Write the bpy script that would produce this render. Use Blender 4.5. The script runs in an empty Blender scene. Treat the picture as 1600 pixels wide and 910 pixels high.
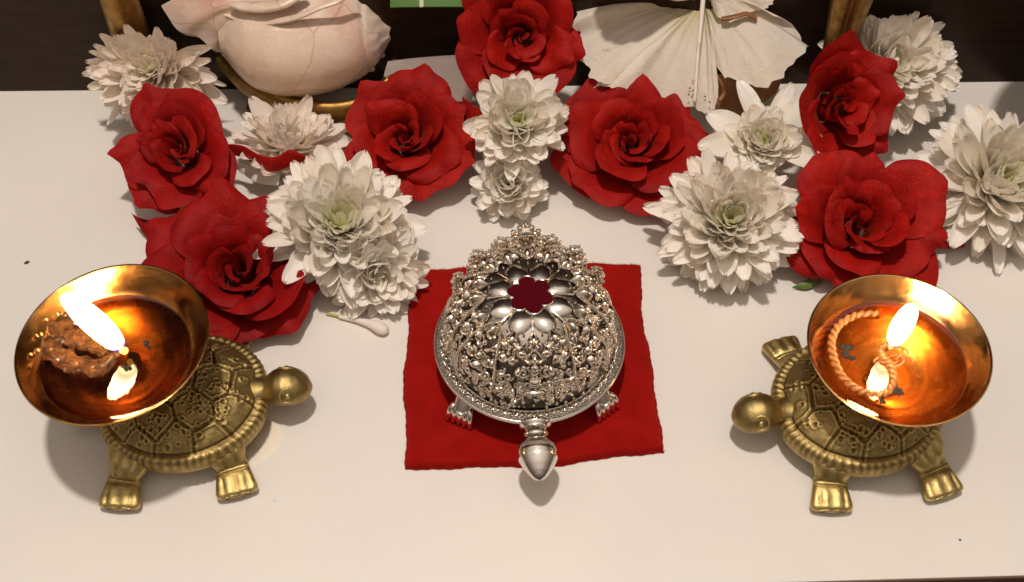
import bpy, math, random
import numpy as np
from mathutils import Vector, Matrix
rnd = random.Random(7); rng = np.random.default_rng(7)
sc = bpy.context.scene
C = sc.collection
PI = math.pi
sc.unit_settings.scale_length = 0.01      # one unit is one centimetre

# ---------------------------------------------------------------- camera
F_PX, PITCH, DIST = 2000.0, math.radians(54), 52.0
cam_loc = Vector((0, -DIST*math.cos(PITCH), DIST*math.sin(PITCH)))
cd = bpy.data.cameras.new('camera'); cam = bpy.data.objects.new('camera', cd); C.objects.link(cam)
cam.location = cam_loc; cam.rotation_euler = (PI/2-PITCH, 0, 0)
cd.sensor_width = 36; cd.lens = 36*F_PX/1600; cd.clip_start = 1; cd.clip_end = 2000
cd.dof.use_dof = True; cd.dof.focus_distance = 53.5; cd.dof.aperture_fstop = 0.22
sc.camera = cam

def G(u, v, z=0.0):
    """point on the level z under a pixel of the 1600x910 photograph"""
    fw = Vector((0, math.cos(PITCH), -math.sin(PITCH))); up = Vector((0, math.sin(PITCH), math.cos(PITCH)))
    r = fw*F_PX + Vector((1, 0, 0))*(u-800) - up*(v-455)
    return cam_loc + r*((z-cam_loc.z)/r.z)

def GY(u, v, y):
    """point on the upright plane y under a pixel of the photograph"""
    a, b = G(u, v, 0.0), G(u, v, 10.0); return a+(b-a)*((y-a.y)/(b.y-a.y))

# ---------------------------------------------------------------- light
w = bpy.data.worlds.new('World'); sc.world = w; w.use_nodes = True
nt = w.node_tree; nt.nodes.clear()
wo = nt.nodes.new('ShaderNodeOutputWorld'); bg = nt.nodes.new('ShaderNodeBackground')
tc = nt.nodes.new('ShaderNodeTexCoord'); sx = nt.nodes.new('ShaderNodeSeparateXYZ'); rp = nt.nodes.new('ShaderNodeValToRGB')
nt.links.new(tc.outputs['Generated'], sx.inputs[0]); nt.links.new(sx.outputs['Z'], rp.inputs[0])
rp.color_ramp.elements[0].position = 0.0; rp.color_ramp.elements[0].color = (0.05, 0.038, 0.030, 1)
rp.color_ramp.elements[1].position = 0.95; rp.color_ramp.elements[1].color = (0.64, 0.55, 0.47, 1)
e = rp.color_ramp.elements.new(0.5); e.color = (0.19, 0.157, 0.13, 1)
nt.links.new(rp.outputs[0], bg.inputs[0]); bg.inputs[1].default_value = 1.32
nt.links.new(bg.outputs[0], wo.inputs[0])

def area(name, loc, size, power, col, target=(0, 0, 0)):
    l = bpy.data.lights.new(name, 'AREA'); l.shape = 'DISK'; l.size = size; l.energy = power; l.color = col
    o = bpy.data.objects.new(name, l); C.objects.link(o); o.location = loc
    o.rotation_euler = (Vector(target)-Vector(loc)).to_track_quat('-Z', 'Y').to_euler()
    return o
area('ceiling_lamp', (-6, 1, 160), 9, 172000, (1.0, 0.90, 0.82))

vs = sc.view_settings
vs.view_transform = 'Standard'; vs.look = 'None'; vs.exposure = 0; vs.gamma = 1
sc.cycles.max_bounces = 8; sc.cycles.transparent_max_bounces = 12
sc.cycles.use_denoising = True
sc.cycles.caustics_reflective = True; sc.cycles.blur_glossy = 0.6
sc.cycles.sample_clamp_indirect = 12

# ---------------------------------------------------------------- material helpers
class M:
    def __init__(s, name, **kw):
        s.m = bpy.data.materials.new(name); s.m.use_nodes = True; s.t = s.m.node_tree
        s.b = s.t.nodes['Principled BSDF']; s.out = s.t.nodes['Material Output']
        for k, v in kw.items(): s.set(k, v)
    def set(s, k, v):
        i = s.b.inputs[k.replace('_', ' ')]
        if isinstance(v, bpy.types.NodeSocket): s.t.links.new(v, i)
        else: i.default_value = (*v, 1) if isinstance(v, tuple) and len(v) == 3 else v
    def n(s, typ, **kw):
        nd = s.t.nodes.new('ShaderNode'+typ)
        for k, v in kw.items():
            if hasattr(nd, k) and not k[0].isupper(): setattr(nd, k, v)
            else:
                i = nd.inputs[k.replace('_', ' ')]
                if isinstance(v, bpy.types.NodeSocket): s.t.links.new(v, i)
                else: i.default_value = v
        return nd
    def coord(s, scale=(1, 1, 1), kind='Object'):
        t = s.n('TexCoord'); mp = s.n('Mapping', Vector=t.outputs[kind]); mp.inputs['Scale'].default_value = scale
        return mp.outputs[0]
    def noise(s, scale, detail=4, vec=None, rough=0.55, dist=0.0):
        nd = s.n('TexNoise', Scale=scale, Detail=detail, Roughness=rough, Distortion=dist)
        s.t.links.new(vec or s.coord(), nd.inputs['Vector']); return nd.outputs['Fac']
    def ramp(s, fac, *st):
        nd = s.n('ValToRGB'); s.t.links.new(fac, nd.inputs[0]); cr = nd.color_ramp
        while len(cr.elements) < len(st): cr.elements.new(0.5)
        for el, (p, c) in zip(cr.elements, st):
            el.position = p; el.color = (*c, 1) if isinstance(c, tuple) else (c, c, c, 1)
        return nd.outputs[0]
    def math(s, op, a, b=0.0):
        nd = s.n('Math', operation=op)
        for i, v in enumerate((a, b)):
            if isinstance(v, bpy.types.NodeSocket): s.t.links.new(v, nd.inputs[i])
            else: nd.inputs[i].default_value = v
        return nd.outputs[0]
    def mix(s, fac, a, b, mode='MIX'):
        nd = s.n('Mix', data_type='RGBA', blend_type=mode)
        for i, v in ((0, fac), (6, a), (7, b)):
            if isinstance(v, bpy.types.NodeSocket): s.t.links.new(v, nd.inputs[i])
            else: nd.inputs[i].default_value = (*v, 1) if isinstance(v, tuple) else v
        return nd.outputs[2]
    def bump(s, h, dist, strength=1.0, prev=None):
        nd = s.n('Bump', Strength=strength, Distance=dist, Height=h)
        if prev is not None: s.t.links.new(prev, nd.inputs['Normal'])
        s.t.links.new(nd.outputs[0], s.b.inputs['Normal']); return nd.outputs[0]
    def attr(s, name): return s.n('Attribute', attribute_name=name).outputs['Fac']
    def translucent(s, col, fac):
        tr = s.n('BsdfTranslucent'); 
        if isinstance(col, bpy.types.NodeSocket): s.t.links.new(col, tr.inputs[0])
        else: tr.inputs[0].default_value = (*col, 1)
        mx = s.n('MixShader'); mx.inputs[0].default_value = fac
        s.t.links.new(s.b.outputs[0], mx.inputs[1]); s.t.links.new(tr.outputs[0], mx.inputs[2])
        s.t.links.new(mx.outputs[0], s.out.inputs[0]); return s

# ---------------------------------------------------------------- materials
m_table = M('white_laminate', Roughness=0.33)
n1 = m_table.noise(0.16, 3); n2 = m_table.noise(9, 5); n3 = m_table.noise(2.2, 5)
c1 = m_table.ramp(n1, (0.3, (0.70, 0.655, 0.60)), (0.7, (0.73, 0.69, 0.63)))
m_table.set('Base Color', m_table.mix(m_table.ramp(n3, (0.62, 0.0), (0.80, 0.22)), c1, (0.66, 0.60, 0.53)))
m_table.set('Roughness', m_table.ramp(n3, (0.3, 0.30), (0.7, 0.42)))
m_table.bump(n2, 0.002)
m_lip = M('cut_board_edge', Base_Color=(0.16, 0.10, 0.075), Roughness=0.5)
m_floor = M('dark_floor', Base_Color=(0.035, 0.012, 0.009), Roughness=0.6)
m_panel = M('dark_brown_gloss_panel', Roughness=0.26, IOR=1.30)
m_panel.set('Specular Tint', (1.0, 0.72, 0.55, 1))
m_panel.set('Base Color', m_panel.ramp(m_panel.noise(0.5, 5, m_panel.coord((1, 1, 6))), (0.3, (0.020, 0.011, 0.008)), (0.7, (0.030, 0.018, 0.013))))

def brass(name, dark, light, rough=(0.3, 0.5), bump=0.01, dirt=True):
    m = M(name, Metallic=1.0)
    a = m.noise(2.5, 6); b = m.noise(22, 5)
    col = m.ramp(a, (0.3, dark), (0.68, light))
    if dirt:
        p = m.n('NewGeometry').outputs['Pointiness']
        col = m.mix(m.ramp(p, (0.44, 1.0), (0.515, 0.0)), col, (0.10, 0.062, 0.02))
        col = m.mix(m.ramp(p, (0.515, 0.0), (0.58, 0.7)), col, (0.82, 0.63, 0.27))
    m.set('Base Color', col); m.set('Roughness', m.ramp(a, (0.3, rough[1]), (0.7, rough[0])))
    m.bump(b, bump, 0.6); return m
m_brass = brass('antique_cast_brass', (0.38, 0.275, 0.10), (0.62, 0.47, 0.19), (0.28, 0.48), 0.03)
m_shell = brass('shaded_cast_brass', (0.30, 0.215, 0.08), (0.48, 0.35, 0.14), (0.34, 0.54), 0.035)  # same cast brass, its colour darkened for the bowl's shade over the shell
m_brass2 = brass('dull_brass', (0.24, 0.13, 0.035), (0.36, 0.21, 0.06), (0.32, 0.5), 0.01, False)
m_bowl = M('polished_copper_brass', Metallic=1.0)
r1 = m_bowl.n('TexWave', wave_type='RINGS', rings_direction='Z', Scale=0.9, Distortion=7.0, Detail=4.0, Detail_Scale=1.2)
m_bowl.t.links.new(m_bowl.coord(), r1.inputs['Vector'])
nb = m_bowl.noise(1.3, 5)
cb = m_bowl.ramp(nb, (0.3, (0.74, 0.39, 0.15)), (0.7, (0.86, 0.52, 0.22)))
m_bowl.set('Base Color', m_bowl.mix(m_bowl.math('MULTIPLY', r1.outputs['Fac'], 0.40), cb, (0.50, 0.23, 0.075)))
zc_ = m_bowl.n('SeparateXYZ', Vector=m_bowl.coord()).outputs['Z']; low_ = m_bowl.n('MapRange', Value=zc_, From_Min=-0.75, From_Max=-1.0, To_Min=0.0, To_Max=0.13).outputs[0]
m_bowl.set('Roughness', m_bowl.math('ADD', m_bowl.ramp(nb, (0.3, 0.09), (0.7, 0.17)), low_))
m_bowl.bump(r1.outputs['Fac'], 0.006, 0.35)
m_bowl2 = M('tarnished_copper_brass', Metallic=1.0)
r2 = m_bowl2.n('TexWave', wave_type='RINGS', rings_direction='Z', Scale=0.7, Distortion=8.0, Detail=4.0, Detail_Scale=1.0)
m_bowl2.t.links.new(m_bowl2.coord(), r2.inputs['Vector'])
nb = m_bowl2.noise(1.0, 5)
cb = m_bowl2.ramp(nb, (0.3, (0.46, 0.23, 0.075)), (0.7, (0.62, 0.34, 0.12)))
m_bowl2.set('Base Color', m_bowl2.mix(m_bowl2.math('MULTIPLY', r2.outputs['Fac'], 0.5), cb, (0.24, 0.10, 0.03)))
zc_ = m_bowl2.n('SeparateXYZ', Vector=m_bowl2.coord()).outputs['Z']; low_ = m_bowl2.n('MapRange', Value=zc_, From_Min=-0.75, From_Max=-1.0, To_Min=0.0, To_Max=0.13).outputs[0]
m_bowl2.set('Roughness', m_bowl2.math('ADD', m_bowl2.ramp(nb, (0.3, 0.1), (0.7, 0.19)), low_))
m_bowl2.bump(r2.outputs['Fac'], 0.006, 0.35)

m_silver = M('bright_silver', Metallic=1.0, Base_Color=(0.80, 0.73, 0.66), Roughness=0.17)
m_silver.bump(m_silver.noise(14, 4), 0.006, 0.5)
m_silver_relief = M('silver_relief', Metallic=1.0)
p = m_silver_relief.n('NewGeometry').outputs['Pointiness']
q = m_silver_relief.noise(3.5, 3)
cc = m_silver_relief.ramp(q, (0.3, (0.72, 0.64, 0.56)), (0.62, (0.90, 0.81, 0.70)), (0.8, (0.90, 0.68, 0.50)))
m_silver_relief.set('Base Color', cc)
m_silver_relief.set('Roughness', 0.14)
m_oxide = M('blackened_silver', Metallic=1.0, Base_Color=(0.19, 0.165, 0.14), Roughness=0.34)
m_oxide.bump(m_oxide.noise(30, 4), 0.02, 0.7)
m_velvet = M('red_velvet', Roughness=0.95)
nv = m_velvet.noise(1.1, 4); nv2 = m_velvet.noise(60, 3)
m_velvet.set('Base Color', m_velvet.ramp(nv, (0.3, (0.28, 0.0035, 0.0022)), (0.7, (0.37, 0.006, 0.0035))))
m_velvet.set('Sheen Weight', 0.35); m_velvet.set('Sheen Tint', (1.0, 0.12, 0.08, 1)); m_velvet.set('Sheen Roughness', 0.45)
m_velvet.set('Specular IOR Level', 0.1)
m_velvet.bump(nv2, 0.05, 0.8)
m_dvelvet = M('maroon_velvet', Roughness=0.95, Base_Color=(0.075, 0.002, 0.006))
m_dvelvet.set('Sheen Weight', 0.15); m_dvelvet.set('Sheen Tint', (1, 0.1, 0.15, 1)); m_dvelvet.set('Specular IOR Level', 0.05)
m_dvelvet.bump(m_dvelvet.noise(50, 3), 0.03, 0.7)

def rose_mat(name, lo, hi, edge):
    m = M(name, Roughness=0.62)
    a = m.noise(1.6, 4); ed = m.attr('edge'); v = m.noise(9, 3, m.coord((1, 1, 0.25)))
    col = m.mix(m.ramp(a, (0.3, 0.0), (0.7, 1.0)), lo, hi)
    col = m.mix(m.math('MULTIPLY', m.ramp(ed, (0.55, 0.0), (1.0, 1.0)), m.ramp(m.noise(1.1, 2), (0.48, 0.0), (0.68, 0.5))), col, edge)
    oi = m.n('ObjectInfo').outputs['Random']; col = m.mix(m.math('MULTIPLY', oi, 0.35), col, (0.16, 0.0015, 0.003))
    m.set('Base Color', col)
    m.set('Sheen Weight', 0.16); m.set('Sheen Tint', (1.0, 0.16, 0.08, 1)); m.set('Sheen Roughness', 0.35)
    m.set('Specular IOR Level', 0.18)
    m.bump(m.noise(3.5, 4), 0.05, 0.6, m.bump(v, 0.05, 0.7))
    m.translucent(m.mix(0.5, col, (0.55, 0.01, 0.004)), 0.14); return m.m
m_rose = [rose_mat('rose_petal', (0.30, 0.0032, 0.0016), (0.44, 0.0085, 0.003), (0.13, 0.003, 0.010)),
          rose_mat('rose_petal_deep', (0.25, 0.0025, 0.0022), (0.36, 0.0055, 0.0032), (0.08, 0.002, 0.012))]
m_rose_in = rose_mat('rose_heart_petal', (0.28, 0.006, 0.008), (0.38, 0.014, 0.014), (0.48, 0.07, 0.06))
def white_mat(name, base, tip, green, trans=0.30, wrinkle=0.02):
    m = M(name, Roughness=0.5)
    g = m.attr('green'); a = m.noise(2.2, 4); v = m.noise(12, 2, m.coord((1, 1, 1)))
    col = m.mix(m.ramp(a, (0.3, 0.0), (0.7, 1.0)), base, tip)
    col = m.mix(m.ramp(m.noise(0.9, 3), (0.64, 0.0), (0.72, 0.30)), col, (0.62, 0.42, 0.22))
    oi = m.n('ObjectInfo').outputs['Random']; col = m.mix(m.ramp(oi, (0.72, 0.0), (1.0, 0.35)), col, (0.80, 0.64, 0.42))
    col = m.mix(g, col, green)
    m.set('Base Color', col); m.set('Specular IOR Level', 0.3)
    m.bump(v, wrinkle, 0.6)
    m.translucent(col, trans); return m.m
m_mum = white_mat('chrysanthemum_petal', (0.93, 0.87, 0.78), (0.97, 0.93, 0.86), (0.62, 0.66, 0.12), 0.26)
m_mum2 = white_mat('pinkish_white_petal', (0.90, 0.80, 0.71), (0.95, 0.87, 0.79), (0.60, 0.63, 0.16), 0.26)
m_hib = M('hibiscus_petal', Roughness=0.5)
gq = m_hib.attr('green'); vv = m_hib.attr('vein')
col = m_hib.mix(m_hib.ramp(m_hib.noise(0.9, 4), (0.3, 0.0), (0.7, 1.0)), (0.90, 0.79, 0.65), (0.95, 0.86, 0.74))
col = m_hib.mix(gq, col, (0.72, 0.62, 0.22))
col = m_hib.mix(m_hib.ramp(m_hib.noise(1.2, 5), (0.70, 0.0), (0.78, 0.7)), col, (0.42, 0.20, 0.07))
m_hib.set('Base Color', col); m_hib.set('Specular IOR Level', 0.25)
hb = m_hib.bump(vv, 0.10, 0.9); hn = m_hib.noise(3.2, 5, dist=0.8); m_hib.bump(hn, 0.10, 0.6, hb); m_hib.translucent(col, 0.34)
m_brown = M('dried_petal', Roughness=0.5)
m_brown.set('Base Color', m_brown.ramp(m_brown.noise(1.5, 5), (0.3, (0.22, 0.085, 0.03)), (0.7, (0.42, 0.19, 0.08))))
m_brown.translucent((0.4, 0.17, 0.06), 0.25)
m_green = M('green_leaf', Roughness=0.4)
wv = m_green.n('TexWave', wave_type='BANDS', bands_direction='X', Scale=0.15, Distortion=0.5)
m_green.t.links.new(m_green.coord(), wv.inputs['Vector'])
m_green.set('Base Color', m_green.mix(m_green.ramp(wv.outputs['Fac'], (0.975, 0.0), (0.995, 1.0)), (0.06, 0.15, 0.010), (0.50, 0.58, 0.32)))
m_sepal = M('green_sepal', Roughness=0.5, Base_Color=(0.10, 0.16, 0.03))
m_stem = M('pale_green_stem', Roughness=0.5, Base_Color=(0.45, 0.42, 0.10))
m_conch = M('conch_shell', Roughness=0.30)
cn = m_conch.noise(0.20, 2, dist=0.4); cf = m_conch.noise(2.6, 6, dist=1.0)
col = m_conch.ramp(cn, (0.34, (0.66, 0.50, 0.39)), (0.48, (0.76, 0.60, 0.49)), (0.64, (0.66, 0.36, 0.27)))
col = m_conch.mix(m_conch.ramp(cf, (0.55, 0.0), (0.75, 0.5)), col, (0.86, 0.79, 0.68))
mu = m_conch.n('TexMusgrave') if False else None
m_conch.set('Base Color', col); m_conch.set('Subsurface Weight', 0.0)
cv_ = m_conch.n('TexVoronoi', feature='DISTANCE_TO_EDGE', Scale=0.30); wv2 = m_conch.n('TexNoise', Scale=0.8, Detail=5.0)
m_conch.t.links.new(m_conch.coord(), wv2.inputs['Vector']); m_conch.t.links.new(m_conch.mix(0.35, m_conch.coord(), wv2.outputs['Color'], 'ADD'), cv_.inputs['Vector'])
crk = m_conch.ramp(cv_.outputs['Distance'], (0.0, 1.0), (0.014, 0.0))
m_conch.set('Base Color', m_conch.mix(m_conch.math('MULTIPLY', crk, 0.55), col, (0.42, 0.24, 0.18)))
m_conch.bump(cf, 0.05, 0.5)
m_glasswater = M('water_drop', Base_Color=(1, 1, 1), Roughness=0.02, Transmission_Weight=1.0, IOR=1.33)
def oil_mat(name, col, fres=1.45):
    m = bpy.data.materials.new(name); m.use_nodes = True; t = m.node_tree; t.nodes.clear()
    o = t.nodes.new('ShaderNodeOutputMaterial'); tr = t.nodes.new('ShaderNodeBsdfTransparent'); gl = t.nodes.new('ShaderNodeBsdfGlossy')
    fr = t.nodes.new('ShaderNodeFresnel'); mx = t.nodes.new('ShaderNodeMixShader'); bp = t.nodes.new('ShaderNodeBump'); nz = t.nodes.new('ShaderNodeTexNoise'); tcn = t.nodes.new('ShaderNodeTexCoord')
    tr.inputs[0].default_value = (*col, 1); gl.inputs['Roughness'].default_value = 0.03; gl.inputs[0].default_value = (1, 1, 1, 1)
    fr.inputs[0].default_value = fres; nz.inputs['Scale'].default_value = 1.6; bp.inputs['Distance'].default_value = 0.007
    t.links.new(tcn.outputs['Object'], nz.inputs['Vector']); t.links.new(nz.outputs['Fac'], bp.inputs['Height'])
    t.links.new(bp.outputs[0], gl.inputs['Normal']); t.links.new(bp.outputs[0], fr.inputs['Normal'])
    t.links.new(fr.outputs[0], mx.inputs[0]); t.links.new(tr.outputs[0], mx.inputs[1]); t.links.new(gl.outputs[0], mx.inputs[2]); t.links.new(mx.outputs[0], o.inputs[0])
    return m
m_oil = oil_mat('amber_oil', (0.95, 0.70, 0.38), 1.6)
m_oil2 = oil_mat('brown_oil', (0.86, 0.58, 0.30), 1.6)
m_wick = M('oily_cotton', Roughness=0.25)
m_wick.set('Base Color', m_wick.ramp(m_wick.noise(6, 4), (0.3, (0.34, 0.13, 0.03)), (0.7, (0.56, 0.25, 0.07))))
m_wick.set('Coat Weight', 0.5); m_wick.bump(m_wick.noise(16, 3), 0.04, 0.6)
m_wick2 = M('browned_cotton', Roughness=0.22)
m_wick2.set('Base Color', m_wick2.ramp(m_wick2.noise(3, 5), (0.32, (0.03, 0.010, 0.004)), (0.68, (0.17, 0.065, 0.015))))
m_wick2.set('Coat Weight', 0.25); m_wick2.set('Specular IOR Level', 0.3); m_wick2.bump(m_wick2.noise(5, 6, dist=1.5), 0.25, 1.0)
m_soot = M('soot', Base_Color=(0.012, 0.008, 0.006), Roughness=0.7)
m_soot.bump(m_soot.noise(20, 3), 0.05)
def flame_mat(name, s):
    m = bpy.data.materials.new(name); m.use_nodes = True; t = m.node_tree; t.nodes.clear()
    o = t.nodes.new('ShaderNodeOutputMaterial'); em = t.nodes.new('ShaderNodeEmission'); at = t.nodes.new('ShaderNodeAttribute'); at.attribute_name = 'up'
    r = t.nodes.new('ShaderNodeValToRGB'); r2 = t.nodes.new('ShaderNodeValToRGB'); ml = t.nodes.new('ShaderNodeMath'); ml.operation = 'MULTIPLY'; ml.inputs[1].default_value = s
    tp = t.nodes.new('ShaderNodeBsdfTransparent'); mx = t.nodes.new('ShaderNodeMixShader'); r3 = t.nodes.new('ShaderNodeValToRGB')
    t.links.new(at.outputs['Fac'], r.inputs[0]); t.links.new(at.outputs['Fac'], r2.inputs[0]); t.links.new(r2.outputs[0], ml.inputs[0]); t.links.new(at.outputs['Fac'], r3.inputs[0])
    for el, (p_, c_) in zip((r.color_ramp.elements[0], r.color_ramp.elements[1], r.color_ramp.elements.new(0.14), r.color_ramp.elements.new(0.26)),
                            ((0, (0.10, 0.09, 0.55)), (1, (1, 0.62, 0.26)), (0.12, (0.12, 0.09, 0.40)), (0.26, (1, 0.66, 0.32)))):
        el.position = p_; el.color = (*c_, 1)
    el = r.color_ramp.elements.new(0.80); el.color = (1, 0.62, 0.26, 1); r.color_ramp.elements[len(r.color_ramp.elements)-1].color = (1, 0.36, 0.07, 1)
    el = r2.color_ramp.elements.new(0.80); el.color = (1, 1, 1, 1); el = r2.color_ramp.elements.new(1.0); el.color = (0.02, 0.02, 0.02, 1)
    r2.color_ramp.elements[0].color = (0.010, 0.010, 0.010, 1); r2.color_ramp.elements[1].position = 0.34; el = r2.color_ramp.elements.new(0.15); el.color = (0.02, 0.02, 0.02, 1)
    r3.color_ramp.elements[0].color = (0.35, 0.35, 0.35, 1); r3.color_ramp.elements[1].position = 0.30
    t.links.new(r.outputs[0], em.inputs[0]); t.links.new(ml.outputs[0], em.inputs[1])
    t.links.new(r3.outputs[0], mx.inputs[0]); t.links.new(tp.outputs[0], mx.inputs[1]); t.links.new(em.outputs[0], mx.inputs[2]); t.links.new(mx.outputs[0], o.inputs[0])
    return m
m_flame = flame_mat('flame', 60.0)
m_ember = bpy.data.materials.new('glowing_wick_tip'); m_ember.use_nodes = True
bs = m_ember.node_tree.nodes['Principled BSDF']; bs.inputs['Base Color'].default_value = (0.3, 0.1, 0.03, 1)
bs.inputs['Emission Color'].default_value = (1, 0.42, 0.08, 1); bs.inputs['Emission Strength'].default_value = 4.0
def MM(m): return m.m if isinstance(m, M) else m

# ---------------------------------------------------------------- mesh helpers
def mesh(name, V, Fc, mat, parent=None, smooth=True, attrs=None, loc=None):
    me = bpy.data.meshes.new(name); V = np.asarray(V, dtype=float)
    me.from_pydata(V.tolist(), [], [tuple(f) for f in Fc])
    if smooth: me.polygons.foreach_set('use_smooth', [True]*len(me.polygons))
    for k, a in (attrs or {}).items():
        at = me.attributes.new(k, 'FLOAT', 'POINT'); at.data.foreach_set('value', np.asarray(a, dtype=np.float32).ravel())
    me.materials.append(MM(mat)); me.update()
    o = bpy.data.objects.new(name, me); C.objects.link(o)
    if parent is not None: o.parent = parent
    if loc is not None: o.location = loc
    return o
def grid_faces(n, m, cu=False, cv=False, off=0):
    I = np.arange(n if cu else n-1); J = np.arange(m if cv else m-1)
    i, j = np.meshgrid(I, J, indexing='ij'); i = i.ravel(); j = j.ravel(); i2 = (i+1) % n; j2 = (j+1) % m
    return (np.stack([i*m+j, i2*m+j, i2*m+j2, i*m+j2], 1)+off).tolist()
class MB:
    def __init__(s): s.V = []; s.F = []; s.n = 0
    def add(s, V, F):
        V = np.asarray(V, dtype=float).reshape(-1, 3); s.V.append(V); s.F += [[k+s.n for k in f] for f in F]; s.n += len(V)
    def grid(s, P, cu=False, cv=False): n, m = P.shape[:2]; s.add(P.reshape(-1, 3), grid_faces(n, m, cu, cv))
    def tube(s, path, r, seg=8, caps=True, flat=1.0, upv=None):
        path = np.asarray(path, float); n = len(path); r = np.broadcast_to(np.asarray(r, float), (n,))
        T = np.gradient(path, axis=0); T /= np.linalg.norm(T, axis=1)[:, None]+1e-9
        up = np.array(upv if upv is not None else (0.03, 0.05, 1.0))
        A = np.cross(T, up); bad = np.linalg.norm(A, axis=1) < 1e-3; A[bad] = np.cross(T[bad], (1, 0.1, 0)); A /= np.linalg.norm(A, axis=1)[:, None]+1e-9
        B = np.cross(A, T)
        th = np.linspace(0, 2*PI, seg, endpoint=False)
        P = path[:, None]+(A[:, None]*np.cos(th)[None, :, None]+flat*B[:, None]*np.sin(th)[None, :, None])*r[:, None, None]
        base = s.n; s.grid(P, cv=True)
        if caps:
            s.F.append([base+k for k in range(seg)][::-1]); s.F.append([base+(n-1)*seg+k for k in range(seg)])
    def ball(s, c, r, nu=6, nv=8, fr=None):
        r = np.broadcast_to(np.asarray(r, float), (3,)); a = np.linspace(0, PI, nu+1); b = np.linspace(0, 2*PI, nv, endpoint=False)
        P = np.stack([np.sin(a)[:, None]*np.cos(b), np.sin(a)[:, None]*np.sin(b), np.cos(a)[:, None]*np.ones(nv)], 2)*r
        if fr is not None: P = P@np.asarray(fr)
        s.grid(P+np.asarray(c), cv=True)
    def lathe(s, prof, seg=64, c=(0, 0, 0)):
        prof = np.asarray(prof, float); b = np.linspace(0, 2*PI, seg, endpoint=False)
        P = np.stack([prof[:, 0][:, None]*np.cos(b), prof[:, 0][:, None]*np.sin(b), prof[:, 1][:, None]*np.ones(seg)], 2)+np.asarray(c)
        s.grid(P, cv=True)
    def build(s, name, mat, parent=None, smooth=True, **k):
        return mesh(name, np.concatenate(s.V), s.F, mat, parent, smooth, **k)
def smooth_path(pts, n=40, closed=False):
    pts = np.asarray(pts, float); k = len(pts); out = []
    t = np.linspace(0, k-1, n)
    for x in t:
        i = min(int(x), k-2); f = x-i
        p0, p1, p2, p3 = pts[max(i-1, 0)], pts[i], pts[i+1], pts[min(i+2, k-1)]
        out.append(0.5*(2*p1+(p2-p0)*f+(2*p0-5*p1+4*p2-p3)*f*f+(3*p1-p0-3*p2+p3)*f**3))
    return np.array(out)
def thing(name, label, cat, loc=(0, 0, 0), rotz=0.0, group=None):
    o = bpy.data.objects.new(name, None); C.objects.link(o); o.location = loc; o.rotation_euler = (0, 0, rotz)
    o.empty_display_size = 0.5
    return tag(o, label, cat, group)
def tag(o, label, cat, group=None):
    o['label'] = label; o['category'] = cat
    if group: o['group'] = group
    return o
def struct(o): o['kind'] = 'structure'; return o
def rot_to(axis, spin=0.0):
    """rotation matrix (rows to apply as P@R.T) taking +Z to axis"""
    q_ = Vector((0, 0, 1)).rotation_difference(Vector(axis).normalized()).to_matrix() @ Matrix.Rotation(spin, 3, 'Z')
    return np.array(q_)
def vnoise(P, s=1.0, seed=0):
    """cheap smooth pseudo noise in about -1..1"""
    r = np.random.default_rng(seed); out = 0
    for k in range(5):
        d = r.normal(size=3)*s*(0.7+0.5*k); out = out+np.sin(P@d+r.uniform(0, 6.28))/(1.0+0.45*k)
    return out/2.6

# ================================================================ setting
# table top: a board whose back edge meets the dark panel, front edge runs out of the picture at the lower right
bl, br = Vector((-23.46, 11.31, 0)), Vector((23.6, 11.93, 0)); f1, f2 = Vector((-17.7, -13.37, 0)), Vector((17.91, -12.29, 0))
def ext(a, b, x): return a+(b-a)*((x-a.x)/(b.x-a.x))
XL, XR = -45, 45
B0, B1, F0, F1 = ext(bl, br, XL), ext(bl, br, XR), ext(f1, f2, XL), ext(f1, f2, XR)
nx, ny = 40, 24
ss = np.linspace(0, 1, nx); tt = np.linspace(0, 1, ny)
top = np.array([[list((F0+(F1-F0)*a)*(1-b)+(B0+(B1-B0)*a)*b) for b in tt] for a in ss])
mb = MB(); mb.grid(top); 
n0 = mb.n
und = top.copy(); und[:, :, 2] = -1.8
mb.grid(und[:, ::-1])
table = struct(mb.build('table_top', m_table))
mb = MB(); fe = top[:, 0]; prof = [(0, 0), (-0.05, -0.015), (-0.075, -0.06), (-0.08, -0.12), (-0.08, -1.7), (0, -1.8)]
mb.grid(np.array([[list(p_+np.array([0, a, b])) for p_ in fe] for a, b in prof]))
lip = struct(mb.build('table_edge', m_lip))
mb = MB(); mb.add([(-150, -150, -75), (150, -150, -75), (150, 60, -75), (-150, 60, -75)], [[0, 1, 2, 3]])
struct(mb.build('floor', m_floor))
mb = MB()
Pn = np.array([[[*(B0+(B1-B0)*a)] for a in ss] for _ in range(2)]); Pn[1, :, 2] = 40; Pn[0, :, 2] = -2
Pb = Pn.copy(); Pb[:, :, 1] += 1.8
mb.grid(Pn); mb.grid(Pb[::-1]); mb.grid(np.stack([Pn[1], Pb[1]]))
struct(mb.build('back_panel', m_panel))

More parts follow.
